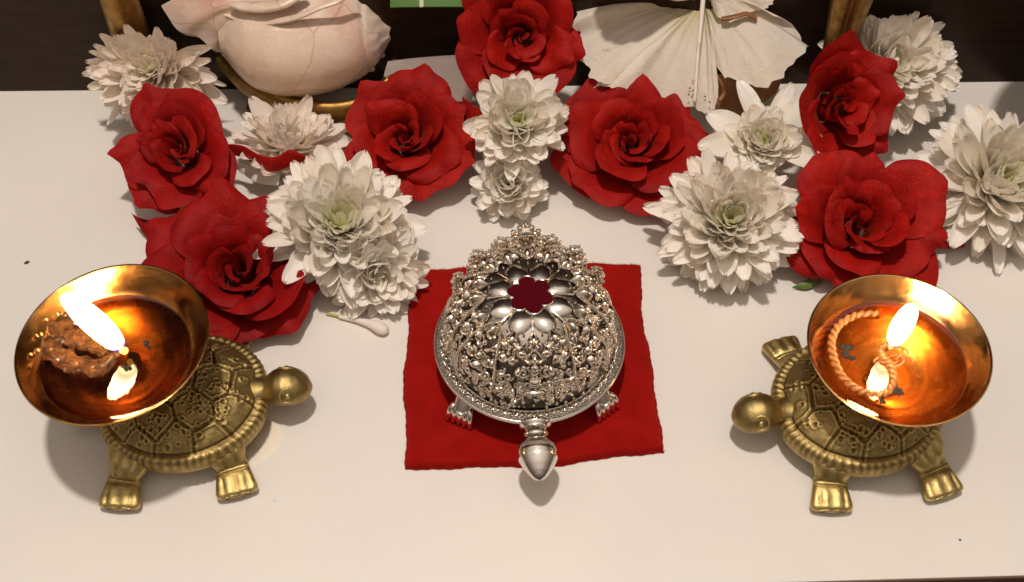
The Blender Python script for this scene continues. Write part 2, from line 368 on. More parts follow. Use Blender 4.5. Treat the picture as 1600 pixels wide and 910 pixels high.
# ================================================================ velvet mat
def make_mat():
    t = thing('velvet_mat', 'square bright red velvet mat lying under the silver turtle', 'mat', (0.7, -3.3, 0))
    c = [np.array(G(u, v, 0.3))[:2]-np.array([0.7, -3.3]) for u, v in ((631, 731), (1036, 706), (999, 408), (637, 416))]
    n = 90; S = np.linspace(0, 1, n)
    a, b = np.meshgrid(S, S, indexing='ij')
    XY = ((1-a)*(1-b))[..., None]*c[0]+(a*(1-b))[..., None]*c[1]+(a*b)[..., None]*c[2]+((1-a)*b)[..., None]*c[3]
    e = lambda x, k, s: sum(np.sin(x*f_*6.28+s*f_)*am for f_, am in ((1, .07), (2.3, .05), (7, .018), (23, .012)))*k
    XY[..., 1] += (1-b)**3*(e(a, 1.0, 1.3)-0.10*np.sin(a*PI)+0.16*np.clip(a-0.55, 0, 1))
    XY[..., 1] += b**3*e(a, 0.8, 4.1); XY[..., 0] += (1-a)**3*e(b, 1, 2.2)+a**3*e(b, 1, 0.4)
    d = np.minimum(np.minimum(a, 1-a), np.minimum(b, 1-b))*9.5
    Z = 0.30*np.clip(1-np.clip(1-d/0.22, 0, 1)**2.5, 0, 1)**0.5*0.92+0.03
    P3 = np.dstack([XY, Z]); P3[..., 2] += .045*(1+vnoise(P3, .8, 3))*np.clip((d-.2)/.8, 0, 1)
    mb = MB(); mb.grid(P3); o = mb.build('cloth', m_velvet, t)
    # loose pile along the cut edges
    mb = MB(); rim = np.concatenate([P3[:, 1], P3[-2, :], P3[::-1, -2], P3[1, ::-1]])
    cen = P3[n//2, n//2]
    V = []; Fc = []
    for k in range(9000):
        x = rnd.random()*(len(rim)-1); i = int(x); p_ = rim[i]*(1-x+i)+rim[i+1]*(x-i)
        out = np.array([p_[0]-cen[0], p_[1]-cen[1], 0]); m_ = np.argmax(np.abs(out)); o2 = np.zeros(3); o2[m_] = np.sign(out[m_])
        p_ = p_-o2*rnd.uniform(-0.04, 0.12)+np.array([0, 0, rnd.uniform(-0.14, 0.0)])
        d_ = o2*rnd.uniform(.3, 1)+np.array([rnd.gauss(0, .45), rnd.gauss(0, .45), rnd.uniform(-.2, .9)]); d_ /= np.linalg.norm(d_)
        s_ = np.cross(d_, (0, .3, 1)); s_ /= np.linalg.norm(s_); L = rnd.uniform(.04, .11); w_ = 0.011
        V += [p_-s_*w_, p_+s_*w_, p_+d_*L]; Fc.append([3*k, 3*k+1, 3*k+2])
    f = mesh('edge_pile', V, Fc, m_velvet, t, False); f['kind'] = 'stuff'
make_mat()

# ================================================================ silver turtle
def make_silver():
    ZP = 1.75
    t = thing('silver_turtle', 'ornate silver filigree turtle box with maroon flower on its dome, on the red mat', 'turtle box', (0.66, -3.62, 0.0), math.radians(3))
    RP = 3.62; RD = 3.05; HD = 2.80; P0, P1 = 0.66, 0.80
    def D(phi, s, h=0.0):     # phi measured from the front (-y), s in 0..1 up the dome
        th = np.asarray(s)*PI/2
        r = RD*np.cos(th)**P0; z = HD*np.sin(th)**P1
        ds = 1e-3; th2 = np.clip(th+ds, 0, PI/2-1e-4); th1 = np.clip(th2-2*ds, 1e-4, PI/2)
        dr = RD*(np.cos(th2)**P0-np.cos(th1)**P0); dz = HD*(np.sin(th2)**P1-np.sin(th1)**P1); L = np.sqrt(dr*dr+dz*dz)+1e-9
        r = r+h*dz/L; z = z-h*dr/L
        return np.stack([r*np.sin(phi), -r*np.cos(phi), ZP+0.12+z], -1)
    Dr = lambda s: RD*math.cos(s*PI/2)**P0
    arc = 4.3
    def loc(phi0, s0, x, y, h=0.0):
        x = np.asarray(x, float); y = np.asarray(y, float)
        s = np.clip(s0+y/arc, 0.005, 0.97); r = RD*np.cos(s*PI/2)**P0
        return D(phi0+x/np.maximum(r, 0.5), s, h)
    # base plate
    mb = MB(); mb.lathe([(0, ZP-.25), (2.4, ZP-.25), (RP-.25, ZP-.12), (RP-.04, ZP-.07), (RP, ZP-.01), (RP-.02, ZP+.04), (RP-.08, ZP+.055), (RP-.12, ZP+.015), (RD+.02, ZP+.02), (RD-.2, ZP+.1)], 160)
    plate = mb.build('plate', m_silver, t)
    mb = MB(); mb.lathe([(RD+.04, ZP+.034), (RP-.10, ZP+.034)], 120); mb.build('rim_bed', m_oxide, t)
    # rim ornament
    mb = MB(); th = np.linspace(0, 2*PI, 300)
    for r, rr in ((RP-.07, .035), (RD+.06, .04)):
        mb.tube(np.stack([r*np.cos(th), r*np.sin(th), 0*th+ZP+.06], 1), rr, 6, False)
    mb.build('rim_wire', m_silver, t)
    mb = MB()
    for k in range(120):
        a = k/120*2*PI; rb = .046+.012*rnd.random()
        mb.ball(((RP-.16)*math.cos(a), (RP-.16)*math.sin(a), ZP+.06), (rb, rb, rb*1.1), 4, 6)
    th = np.linspace(0, 2*PI, 1100); rr = RP-.36+.11*np.sin(th*46)
    mb.tube(np.stack([rr*np.cos(th), rr*np.sin(th), ZP+.06+.02*np.cos(th*92)], 1), .034, 5, False)
    rr = RP-.36-.11*np.sin(th*46)
    mb.tube(np.stack([rr*np.cos(th), rr*np.sin(th), ZP+.05+.02*np.sin(th*92)], 1), .026, 5, False)
    for k in range(92):
        a = (k+.5)/92*2*PI; s_ = rnd.uniform(.05, .078)
        mb.ball(((RP-.36)*math.cos(a), (RP-.36)*math.sin(a), ZP+.07), (s_, s_, .06), 4, 6)
        if k % 2: mb.ball(((RP-.52)*math.cos(a), (RP-.52)*math.sin(a), ZP+.06), (.055, .055, .06), 4, 6)
    o = mb.build('rim_beading', m_silver_relief, t); o['kind'] = 'stuff'
    # dome
    S = np.linspace(0.004, 0.999, 60); PH = np.linspace(0, 2*PI, 120, endpoint=False)
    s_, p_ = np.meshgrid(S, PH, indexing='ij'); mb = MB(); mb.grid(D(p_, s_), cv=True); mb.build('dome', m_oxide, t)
    # polished lobes round the top opening
    for k in range(8):
        ph = k*PI/4+PI/8; n = 14
        a = np.linspace(-1, 1, n); b = np.linspace(0, 1, n)
        A, B = np.meshgrid(a, b, indexing='ij')
        hw = (0.62*np.clip(np.sin(PI*np.clip(1-B, 0, 1)**.62), 0, 1)**.6*(1-.15*B)+.05)*0.80
        X = A*hw; Y = 0.16+B*.88
        Hh = 0.03+0.13*(1-A**2)*np.sin(np.clip(B, 0, 1)*PI*.8+.35)
        mb = MB(); mb.grid(loc(ph, 0.70, X, Y, Hh)); mb.build('top_lobe', m_silver, t)
    for k in range(8):
        mb = MB(); ph = k*PI/4; x = np.linspace(-1, 1, 16); mb.tube(loc(ph, .70, 0*x+.0, .62+.30*x, .12), .04, 6, upv=(0, 0, 1))
        mb.ball(loc(ph, .70, 0, .0, .12), .085, 6, 8)
        for sg in (-1, 1): mb.ball(loc(ph+sg*.20, .70, 0, .22, .10), (.05, .05, .06), 5, 6)
        mb.build('lobe_spine', m_silver_relief, t)
    # flower shaped opening: silver lip with a velvet pad
    n = 144; a = np.linspace(0, 2*PI, n, endpoint=False); rr = 0.60+0.25*np.abs(np.cos(3*(a+.35)))**0.75
    zt = ZP+.12+HD+.05
    mb = MB(); mb.tube(np.concatenate([np.stack([rr*np.cos(a), rr*np.sin(a), 0*a+zt+.02], 1)]*1+[np.array([[rr[0]*math.cos(a[0]), rr[0]*math.sin(a[0]), zt+.02]])]), .035, 6, False)
    mb.build('opening_lip', m_silver, t)
    q = np.linspace(0, 1, 14); P3 = np.stack([(q[:, None]*rr)*np.cos(a), (q[:, None]*rr)*np.sin(a), zt+.04+.10*np.sqrt(np.clip(1-q**4, 0, 1))[:, None]*np.ones(n)], 2)
    mb = MB(); mb.grid(P3, cv=True); mb.build('velvet_flower', m_dvelvet, t)
    # relief pieces -------------------------------------------------
    def spiral(mb, phi, s0, x0, y0, R_, turns, sgn, rad, h, a0=0.0):
        q = np.linspace(0, 1, int(16*turns)+6); r = R_*(1-q)**0.8+.012; an = a0+sgn*q*turns*2*PI
        mb.tube(loc(phi, s0, x0+r*np.cos(an), y0+r*np.sin(an), h+.08*q), 1.45*rad*(1-.3*q), 6)
    def leaf(mb, phi, s0, x0, y0, L, W_, ang, h, bulge=.12):
        a = np.linspace(-1, 1, 7); b = np.linspace(0, 1, 9); A, B = np.meshgrid(a, b, indexing='ij')
        wv_ = W_*np.sin(PI*B**.8)**.8; X = A*wv_; Y = B*L
        x = x0+X*math.cos(ang)-Y*math.sin(ang); y = y0+X*math.sin(ang)+Y*math.cos(ang)
        mb.grid(loc(phi, s0, x, y, h+1.35*bulge*(1-np.abs(A)**1.5)*np.sin(PI*B)))
    def ribs(phi, wd, s_lo, s_hi, h=.18):
        for sg in (-1, 1):
            q = np.linspace(0, 1, 40)
            x = sg*wd*(1-q)**.55*np.where(q < .25, .80+.8*q, 1.0); y = (s_hi-s_lo)*arc*q
            mb = MB(); P_ = loc(phi, s_lo, x, y, h+.10*q); mb.tube(P_, .05, 6)
            for i in range(0, 40): mb.ball(P_[i]+(loc(phi, s_lo, x[i], y[i], h+.10*q[i]+.045)-P_[i]), .052, 4, 6)
            mb.build('beaded_rib', m_silver_relief, t)
        mb = MB(); mb.ball(loc(phi, s_hi, 0, 0.02, h+.13), .085, 6, 8); mb.build('rib_boss', m_silver, t)
    fil = MB()
    for k in range(8):
        phi = k*PI/4
        if k != 0: ribs(phi+0.0, .98, .12, .76)
        h0 = .10
        # inner figure of every arch: crowned drop, bust, folded arms of scrolls, base
        mb = MB()
        leaf(mb, phi, 0.600, 0, 0, 1.0*.74, .22, 0, h0+.12, .22)
        mb.ball(loc(phi, 0.565, 0, 0, h0+.16), (.11, .11, .13), 6, 8)
        leaf(mb, phi, 0.484, -.05, .05, .36, .12, 1.0, h0+.06); leaf(mb, phi, 0.484, .05, .05, .36, .12, -1.0, h0+.06)
        mb.ball(loc(phi, 0.438, 0, 0, h0+.10), (.17, .17, .16), 7, 9)
        mb.ball(loc(phi, 0.345, 0, 0, h0+.05), (.24, .24, .14), 7, 10)
        mb.build('figure_relief', m_silver_relief, t)
        for sg in (-1, 1):
            spiral(fil, phi, 0.414, sg*.38, 0, .22, 1.6, sg, .040, h0+.05, PI/2)
            spiral(fil, phi, 0.275, sg*.50, .02, .19, 1.5, -sg, .042, h0+.03, -PI/2)
            spiral(fil, phi, 0.217, sg*.22, .0, .15, 1.4, sg, .038, h0+.03)
            leaf(fil, phi, 0.519, sg*.30, 0, .52, .15, -sg*.35, h0+.10)
            leaf(fil, phi, 0.368, sg*.62, 0, .46, .14, sg*.25, h0+.06)
            fil.ball(loc(phi, 0.472, sg*.20, 0, h0+.10), .055, 4, 6); fil.ball(loc(phi, 0.310, sg*.30, .05, h0+.12), .06, 4, 6)
        # between the arches
        ph = phi+PI/8
        leaf(fil, ph, 0.600, 0, 0, .72, .26, 0, .14, .24)
        for sg in (-1, 1):
            leaf(fil, ph, 0.600, sg*.10, -.06, .52, .16, -sg*.75, .10, .12)
            leaf(fil, ph, 0.461, sg*.04, 0, .50, .10, -sg*.5, .08)
            spiral(fil, ph, 0.507, sg*.20, 0, .15, 1.5, sg, .036, .10, PI/2)
            spiral(fil, ph, 0.345, sg*.17, 0, .15, 1.4, -sg, .036, .07)
            spiral(fil, ph, 0.206, sg*.20, 0, .17, 1.5, sg, .040, .06)
        fil.ball(loc(ph, 0.414, 0, 0, .14), .08, 5, 8); fil.ball(loc(ph, 0.275, 0, 0, .12), .09, 5, 8); fil.ball(loc(ph, 0.565, 0, 0, .16), .075, 5, 8)
    for k in range(1600):
        ph = rnd.random()*2*PI; s0 = rnd.choice((rnd.uniform(.03, .30), rnd.uniform(.1, .70)))
        if abs((ph+PI) % (2*PI)-PI) < .20 and s0 > .42: continue
        u_ = rnd.random()
        if u_ < .55: r_ = rnd.uniform(.04, .085); fil.ball(loc(ph, s0, 0, 0, .08+r_*.6), (r_, r_, r_*1.2), 4, 6)
        elif u_ < .8: spiral(fil, ph, s0, 0, 0, rnd.uniform(.08, .15), 1.3, rnd.choice((-1, 1)), rnd.uniform(.022, .034), .07, rnd.random()*6)
        else: leaf(fil, ph, s0, 0, 0, rnd.uniform(.18, .3), rnd.uniform(.05, .08), rnd.random()*6, .08, .10)
    f = fil.build('filigree', m_silver_relief, t); f['kind'] = 'stuff'
    # front niche: pointed gable, little pillars, seated motif, urn base
    mb = MB()
    for sg in (-1, 1):
        x = np.linspace(0, 1, 12); mb.tube(loc(0, .64, sg*.30*x, -.48*x, .28-.06*x), .036, 6)
        for dx in (.46, .54): y = np.linspace(0, 1, 16); mb.tube(loc(0, .20, sg*(dx+.06*(1-y)), y*.95, .20), .026, 6)
        leaf(mb, 0, .56, sg*.44, -.12, .52, .22, sg*.1, .20, .24)
        mb.ball(loc(0, .47, sg*.36, 0, .26), (.10, .10, .10), 6, 8)
        q = np.linspace(0, PI, 18); mb.tube(loc(0, .30, sg*(.22+.20*np.sin(q)), .30*np.cos(q)+.1, .18), .030, 6)
    mb.ball(loc(0, .65, 0, 0, .32), .085, 6, 8)
    mb.build('gable', m_silver_relief, t)
    mb = MB()
    leaf(mb, 0, .50, 0, -.05, .48, .11, 0, .26, .16); mb.ball(loc(0, .47, 0, 0, .30), (.15, .13, .15), 7, 9)
    mb.ball(loc(0, .38, 0, 0, .24), (.12, .10, .22), 7, 9); mb.ball(loc(0, .31, 0, 0, .20), (.25, .14, .11), 7, 10)
    mb.ball(loc(0, .22, 0, 0, .16), (.34, .16, .10), 7, 12)
    mb.build('seated_motif', m_silver, t)
    # crest at the back
    for (x0, s0, sc_) in ((0, .52, .92), (-.95, .47, .62), (.95, .47, .62), (-1.9, .42, .60), (1.9, .42, .60), (-2.9, .36, .50), (2.9, .36, .50)):
        mb = MB(); ph = PI+x0/2.7; Hc = .14
        base = loc(ph, s0, 0, 0, Hc); outv = np.array([math.sin(ph), -math.cos(ph), 0.0]); side = np.array([math.cos(ph), math.sin(ph), 0.0]); upv = np.array([0, 0, 1.0])*.92+outv*.4
        def W2(x, y, d=0.0): return base+side*x*sc_+upv*y*sc_+outv*d*sc_
        for sg in (-1, 1):
            x = np.linspace(0, 1, 14); mb.tube([W2(sg*.52*a_, .02+.46*a_, .0) for a_ in x], .10*sc_, 7)
            q = np.linspace(0, 1, 26); mb.tube([W2(sg*(.34+.20*(1-a_)*math.cos(a_*8)), .62+.20*(1-a_)*math.sin(a_*8)) for a_ in q], .10*sc_, 7)
            q = np.linspace(0, 1, 22); mb.tube([W2(sg*(.60+.16*(1-a_)*math.cos(a_*8+2)), .34+.16*(1-a_)*math.sin(a_*8+2)) for a_ in q], .09*sc_, 7)
            mb.ball(W2(sg*.50, .86), .13*sc_, 6, 8); mb.ball(W2(sg*.24, 1.02), .14*sc_, 6, 8); mb.ball(W2(sg*.74, .55), .13*sc_, 6, 8); mb.ball(W2(sg*.28, .30, -.08), .11*sc_, 6, 8)
        mb.ball(W2(0, 1.18), .13*sc_, 6, 8); mb.ball(W2(0, .55, -.06), (.20*sc_, .14*sc_, .40*sc_), 8, 10)
        mb.ball(W2(0, .05, -.05), .09*sc_, 6, 8)
        mb.ball(W2(0, .45, -.02), (.62*sc_, .12*sc_, .62*sc_), 8, 12)
        mb.build('crest', m_silver_relief, t)
    # neck, head
    mb = MB(); ys = np.linspace(0, 1, 60)
    yp = -RP+.10-3.35*0-ys*1.72
    yp = -(RP-.12)-ys*2.42
    rad = np.interp(ys, [0, .04, .10, .16, .22, .27, .31, .36, .45, .55, .66, .78, .88, .95, .985, 1.0], [.62, .62, .46, .44, .47, .42, .42, .55, .70, .745, .70, .56, .40, .25, .13, .01])
    z = ZP-.18+.35*np.sin(ys*2.2)*.75
    q = np.linspace(0, 2*PI, 40, endpoint=False)
    P3 = np.stack([rad[:, None]*np.cos(q), yp[:, None]*np.ones(40), z[:, None]+rad[:, None]*.82*np.sin(q)], 2)
    # two sunk eyes lines along the snout
    mb.grid(P3[:22], cv=True); mb.build('neck', m_silver, t)
    mb = MB(); mb.grid(P3[21:], cv=True); hd = mb.build('head', m_silver, t)
    mb = MB()
    x = np.linspace(0, 1, 16); zt = .30; 
    for sg in (-1, 1): mb.tube([(sg*.12*(1-.5*a_), -5.05-.72*a_, ZP+.60-.12*a_-.26*a_*a_) for a_ in x], .022*(1-.3*x), 5)
    mb.build('snout_ridge', m_silver, hd)
    mb = MB(); mb.ball((0, -(RP+.18), ZP+.20), (.10, .08, .08), 6, 8); mb.build('collar_bead', m_silver, t)
    # clawed feet
    for fx, fy, an in ((-2.62, -2.35, -.50), (2.62, -2.25, .62), (-2.1, 2.1, -2.4), (2.1, 2.1, 2.4)):
        d = np.array([math.sin(an), -math.cos(an), 0]); s2 = np.array([-d[1], d[0], 0])
        k0 = np.array([fx, fy, 0]); mb = MB()
        if fy > 0: k0 = k0*.8
        mb.tube(smooth_path([k0-d*1.2+np.array([0, 0, ZP-.2]), k0-d*.5+np.array([0, 0, 1.30]), k0+np.array([0, 0, .80])], 12), np.linspace(.42, .42, 12), 14)
        leg = mb.build('leg', m_silver, t)
        for j in range(5):
            o_ = (j-2)*.175; dd = d+s2*o_*1.1; mb = MB(); q = np.linspace(0, 1, 16)
            pts = np.array([k0+s2*o_*.9+dd*(a_*.50-.10)+np.array([0, 0, .95+.26*math.sin(a_*2.4)-.72*a_**2.0]) for a_ in q])
            mb.tube(pts, np.interp(q, [0, .2, .8, .93, 1], [.10, .125, .13, .10, .03]), 10); mb.build('claw', m_silver, leg)
make_silver()

# ================================================================ brass turtle lamps
def turtle_meshes():
    out = {}
    A_, B_ = 3.2, 2.88
    NR, NP = 120, 320
    rho = np.linspace(0, 1, NR); ph = np.linspace(0, 2*PI, NP, endpoint=False); R_, P_ = np.meshgrid(rho, ph, indexing='ij')
    egg = 1+.05*np.cos(P_)-.05*np.exp(-((P_+PI) % (2*PI)-PI)**2/.06)
    X = A_*R_*np.cos(P_)*egg; Y = B_*R_*np.sin(P_)*egg
    Z = 1.10+1.45*np.clip(1-R_**2.3, 0, 1)**.72
    XY = np.stack([X, Y], -1)
    seeds = [(0.05, 0), (1.5, 0), (-1.5, 0)]+[(x, s*y) for s in (-1, 1) for x, y in ((.8, 1.25), (-.75, 1.3), (2.05, 1.25), (-2.0, 1.25), (0.0, 2.3), (1.35, 2.1), (-1.4, 2.1))]+[(2.6, 0), (-2.6, 0)]
    dd = np.sort(np.stack([np.hypot(X-a-.06*np.sin(3*Y), Y-b-.06*np.sin(3*X)) for a, b in seeds], 0), axis=0)
    edge = dd[1]-dd[0]
    H = -.052*np.exp(-(edge/.07)**2)+.035*np.exp(-((edge-.19)/.07)**2)+.035*vnoise(np.stack([X, Y, 0*X], -1), 1.5, 12)
    r3 = np.random.default_rng(3)
    mask = (R_ < .86)
    for k in range(230):
        a = r3.uniform(0, 2*PI); r = math.sqrt(r3.uniform(0, .70)); cx, cy = A_*r*math.cos(a), B_*r*math.sin(a); rr = r3.uniform(.07, .13)
        d = np.hypot(X-cx, Y-cy); H += mask*(.030*np.exp(-((d-rr)/.035)**2)-.035*np.exp(-(d/(rr*.6))**2))
    H += .012*vnoise(np.stack([X, Y, 0*X], -1), 3.2, 4)+.008*vnoise(np.stack([X, Y, 0*X], -1), 9, 5)
    ring = np.clip((R_-.89)/.02, 0, 1); H = H*(1-ring)-.07*np.exp(-((R_-.885)/.012)**2)
    H += ring*(.01+.028*np.cos(P_*74+5*np.sin(P_*2)+1.2*np.sin(P_*9))*np.clip((1-R_)/.02, .25, 1))
    bulge = 1+ring*.04*np.sin((R_-.87)/.13*PI)
    X = X+.22
    Nx, Ny, Nz = (X-.22)*.35*R_, Y*.35*R_, np.ones_like(X); L = np.sqrt(Nx**2+Ny**2+Nz**2)
    P3 = np.stack([X*bulge+H*Nx/L, Y*bulge+H*Ny/L, Z+H*Nz/L], -1)
    last = P3[-1]
    ex = [last-np.array([0, 0, .10]), last*np.array([.985, .985, 1])-np.array([0, 0, .26]), last*np.array([.90, .90, 1])-np.array([0, 0, .38]), last*np.array([.6, .6, 1])-np.array([0, 0, .55])]
    P3 = np.concatenate([P3, np.array(ex)], 0)
    mb = MB(); mb.grid(P3, cv=True); out['shell'] = mb
    # legs
    for nm, (sx_, sy_, fx, fy, ang) in dict(f=(1.7, 1.6, 2.05, 2.75, .16), r=(-1.4, 1.7, -1.85, 2.75, -.18)).items():
        for sg in (1, -1):
            path = smooth_path([(sx_, sg*sy_, 1.05), (sx_+(fx-sx_)*.5, sg*(sy_+(fy-sy_)*.55), .88), (fx, sg*fy, .50), (fx+math.sin(ang)*1.05, sg*(fy+.98), .28)], 44)
            T = np.gradient(path, axis=0); T /= np.linalg.norm(T, axis=1)[:, None]
            S_ = np.cross(T, (0, 0, 1)); S_ /= np.linalg.norm(S_, axis=1)[:, None]; U_ = np.cross(S_, T)
            q = np.linspace(0, 1, 44)
            wd = np.interp(q, [0, .3, .55, .72, .9, .97, 1], [1.0, .78, .58, .64, .77, .72, .46]); tk = np.interp(q, [0, .4, .7, .95, 1], [.55, .42, .24, .20, .10])
            a = np.linspace(0, 2*PI, 60, endpoint=False)
            ca, sa = np.cos(a), np.sin(a); ca = np.sign(ca)*np.abs(ca)**.75; sa = np.sign(sa)*np.abs(sa)**.75
            P3 = path[:, None]+S_[:, None]*(wd[:, None]*ca)[..., None]+U_[:, None]*(tk[:, None]*sa)[..., None]
            xs = (wd[:, None]*ca); topm = np.clip(sa, 0, 1)[None]
            toe = .075*np.abs(np.sin(xs/.86*PI*2.0))**.6*np.clip((q-.72)/.06, 0, 1)[:, None]*topm
            band = sum(-.075*np.exp(-((q-c_)/.013)**2) for c_ in (.69, .625))[:, None]*topm
            stri = .04*np.cos(xs*16)*np.clip((.60-q)/.05, 0, 1)[:, None]*np.clip((q-.2)/.08, 0, 1)[:, None]*topm
            P3[..., 2] += toe+band+stri; P3[..., 2] = np.maximum(P3[..., 2], 0.0)
            mb = MB(); mb.grid(P3, cv=True)
            cap = path[-1]+T[-1]*.05
            n0 = mb.n; mb.add([cap], []); mb.F += [[n0-60+k, n0-60+(k+1) % 60, n0] for k in range(60)]
            out['leg'+nm+('l' if sg > 0 else 'r')] = mb
    # neck + head
    xs = np.array([2.3, 2.8, 3.2, 3.42, 3.56, 3.75, 4.05, 4.4, 4.7, 4.95, 5.10, 5.14]); rad = np.array([.80, .66, .52, .50, .58, .68, .76, .76, .68, .48, .24, .02]); zz = np.array([1.1, 1.22, 1.32, 1.38, 1.42, 1.46, 1.48, 1.45, 1.40, 1.35, 1.31, 1.3])
    q = np.linspace(xs[0], xs[-1], 70); q = np.concatenate([q, ]); r_ = np.interp(q, xs, rad); z_ = np.interp(q, xs, zz)
    r_ = np.convolve(np.pad(r_, 2, 'edge'), np.ones(5)/5, 'valid'); r_[-1] = .01
    a = np.linspace(0, 2*PI, 48, endpoint=False)
    P3 = np.stack([q[:, None]*np.ones(48), r_[:, None]*np.cos(a)*1.0, z_[:, None]+r_[:, None]*.84*np.sin(a)], 2)
    P3 += (.012*vnoise(P3, 4, 8))[..., None]
    k = 32; mb = MB(); mb.grid(P3[:k+1], cv=True); out['neck'] = mb
    mb = MB(); mb.grid(P3[k:], cv=True); out['head'] = mb
    for sg in (1, -1):
        c_ = np.array([4.25, sg*.60, 1.74]); nrm = np.array([.15, sg*.85, .5]); nrm /= np.linalg.norm(nrm); R3 = rot_to(nrm)
        mb = MB(); th = np.linspace(0, 2*PI, 33)
        for rr, tr in ((.29, .045), ): mb.tube((np.stack([rr*np.cos(th), rr*np.sin(th), 0*th], 1)@R3.T)+c_, tr, 7, False)
        mb.ball(c_, (.12, .12, .12), 7, 10); out['eye'+str(sg)] = mb
    mb = MB(); q = np.linspace(0, 1, 20); mb.tube([(-2.55-1.75*a_, .0, .95-.30*a_) for a_ in q], .48*(1-q)**.6+.04, 16, flat=.55); out['tail'] = mb
    return out
TM = turtle_meshes()
MESHES = {}
def put(key, name, mat, parent):
    if key not in MESHES: o = TM[key].build(name, mat, parent); MESHES[key] = o.data; return o
    o = bpy.data.objects.new(name, MESHES[key]); C.objects.link(o); o.parent = parent; return o

def make_lamp(label, loc, rot, bowl_c, RB, tilt, bowl_mat):
    t = thing('turtle_lamp', label, 'oil lamp', loc, rot, 'brass turtle oil lamps')
    put('shell', 'shell', m_shell, t)
    for k in ('legfl', 'legfr', 'legrl', 'legrr'): put(k, 'leg', m_brass, t)
    put('neck', 'neck', m_brass, t); h = put('head', 'head', m_brass, t)
    put('eye1', 'eye', m_brass, h); put('eye-1', 'eye', m_brass, h); put('tail', 'tail', m_brass, t)
    inv = Matrix.Rotation(-rot, 4, 'Z') @ Matrix.Translation(-Vector(loc))
    bc = inv @ Vector(bowl_c)
    # stem from shell to bowl
    mb = MB(); zb = bc.z-1.95
    p0 = np.array([bc.x*.55, bc.y*.5, 2.30]); p1 = np.array([bc.x, bc.y, zb+.12])
    mb.tube([p0+(p1-p0)*a_ for a_ in np.linspace(0, 1, 12)], np.interp(np.linspace(0, 1, 12), [0, .15, .3, .7, .9, 1], [.8, .75, .42, .36, .55, .75]), 28)
    mb.build('stem', m_brass, t)
    bowl = bpy.data.objects.new('x', None)
    prof_o = [(RB, 0), (RB*.985, -.07), (RB*.938, -.30), (RB*.872, -.61), (RB*.805, -.93), (RB*.71, -1.28), (RB*.57, -1.60), (RB*.36, -1.90), (RB*.12, -1.97), (0.001, -1.98)]
    th_ = .07
    prof_i = [(max(r-th_, .001), z+.05) for r, z in prof_o[1:]][::-1]
    prof_i = [(.001, -1.86), (RB*.36, -1.80), (RB*.54, -1.53), (RB*.68, -1.22), (RB*.778, -.89), (RB*.848, -.57), (RB*.914, -.26), (RB*.962, -.05), (RB*.976, .01), (RB*.988, .02)]
    full = np.array(prof_o[::-1]+prof_i[::-1])
    q = smooth_path(full, 110)
    mb = MB(); mb.lathe(q, 120)
    bo = mb.build('bowl', bowl_mat, t)
    bo.location = bc
    bo.rotation_euler = (Matrix.Rotation(-rot, 3, 'Z') @ Matrix.Rotation(tilt[0], 3, 'X') @ Matrix.Rotation(tilt[1], 3, 'Y')).to_euler()
    bpy.data.objects.remove(bowl)
    return t
BR_R, BR_L = 3.22, 3.37
CR = G(1405, 543, 4.5); CL = G(175, 534, 5.2)
make_lamp('brass turtle lamp facing left, bright orange oil and coiled rope wick in its bowl', (13.15, -6.0, 0), math.radians(188), CR, BR_R, (0, 0), m_bowl)
make_lamp('brass turtle lamp facing right, dark brown bowl with a thick lumpy wick', (-12.55, -5.95, 0), math.radians(7), CL, BR_L, (0.0, -0.055), m_bowl2)

def flame(parent, base, H, W_, lean, name='flame'):
    q = np.linspace(0, 1, 34); a = np.linspace(0, 2*PI, 24, endpoint=False)
    r = W_*1.55*q**.5*(1-q)**.42*(1-.12*q)+.002
    cx = lean[0]*q**1.3; cy = lean[1]*q**1.3
    P3 = np.stack([cx[:, None]+r[:, None]*np.cos(a), cy[:, None]+r[:, None]*np.sin(a), (q*H)[:, None]*np.ones(24)], 2)
    mb = MB(); mb.grid(P3, cv=True)
    return mb.build(name, m_flame, parent, attrs={'up': np.repeat(q, 24)}, loc=base)
def oil(label, c, R_, mat, tilt=0):
    q = np.linspace(0, 1, 20); a = np.linspace(0, 2*PI, 90, endpoint=False)
    z = np.where(q > .95, (q-.95)/.05*.05, 0); P3 = np.stack([(q*R_)[:, None]*np.cos(a), (q*R_)[:, None]*np.sin(a), z[:, None]*np.ones(90)], 2)
    mb = MB(); mb.grid(P3, cv=True); o = mb.build('lamp_oil', mat, None, loc=c); tag(o, label, 'oil'); return o
OZ = -0.86
oR = CR+Vector((0, 0, OZ)); oL = CL+Vector((0, 0, OZ-.05))
oil('pool of clear orange oil filling the bowl of the lamp on the right', oR, BR_R*.802, m_oil)
oil('pool of dark brown oil in the bowl of the lamp on the left', oL, BR_L*.795, m_oil2)

def rope(path, R_, strand, turns, n=260):
    P_ = smooth_path(path, n); T = np.gradient(P_, axis=0); T /= np.linalg.norm(T, axis=1)[:, None]
    A = np.cross(T, (0, 0, 1)); A /= np.linalg.norm(A, axis=1)[:, None]+1e-9; B = np.cross(A, T); q = np.linspace(0, 1, n)*turns*2*PI
    return [P_+R_*(A*np.cos(q+o_)[:, None]+B*np.sin(q+o_)[:, None]) for o_ in (0, PI)]
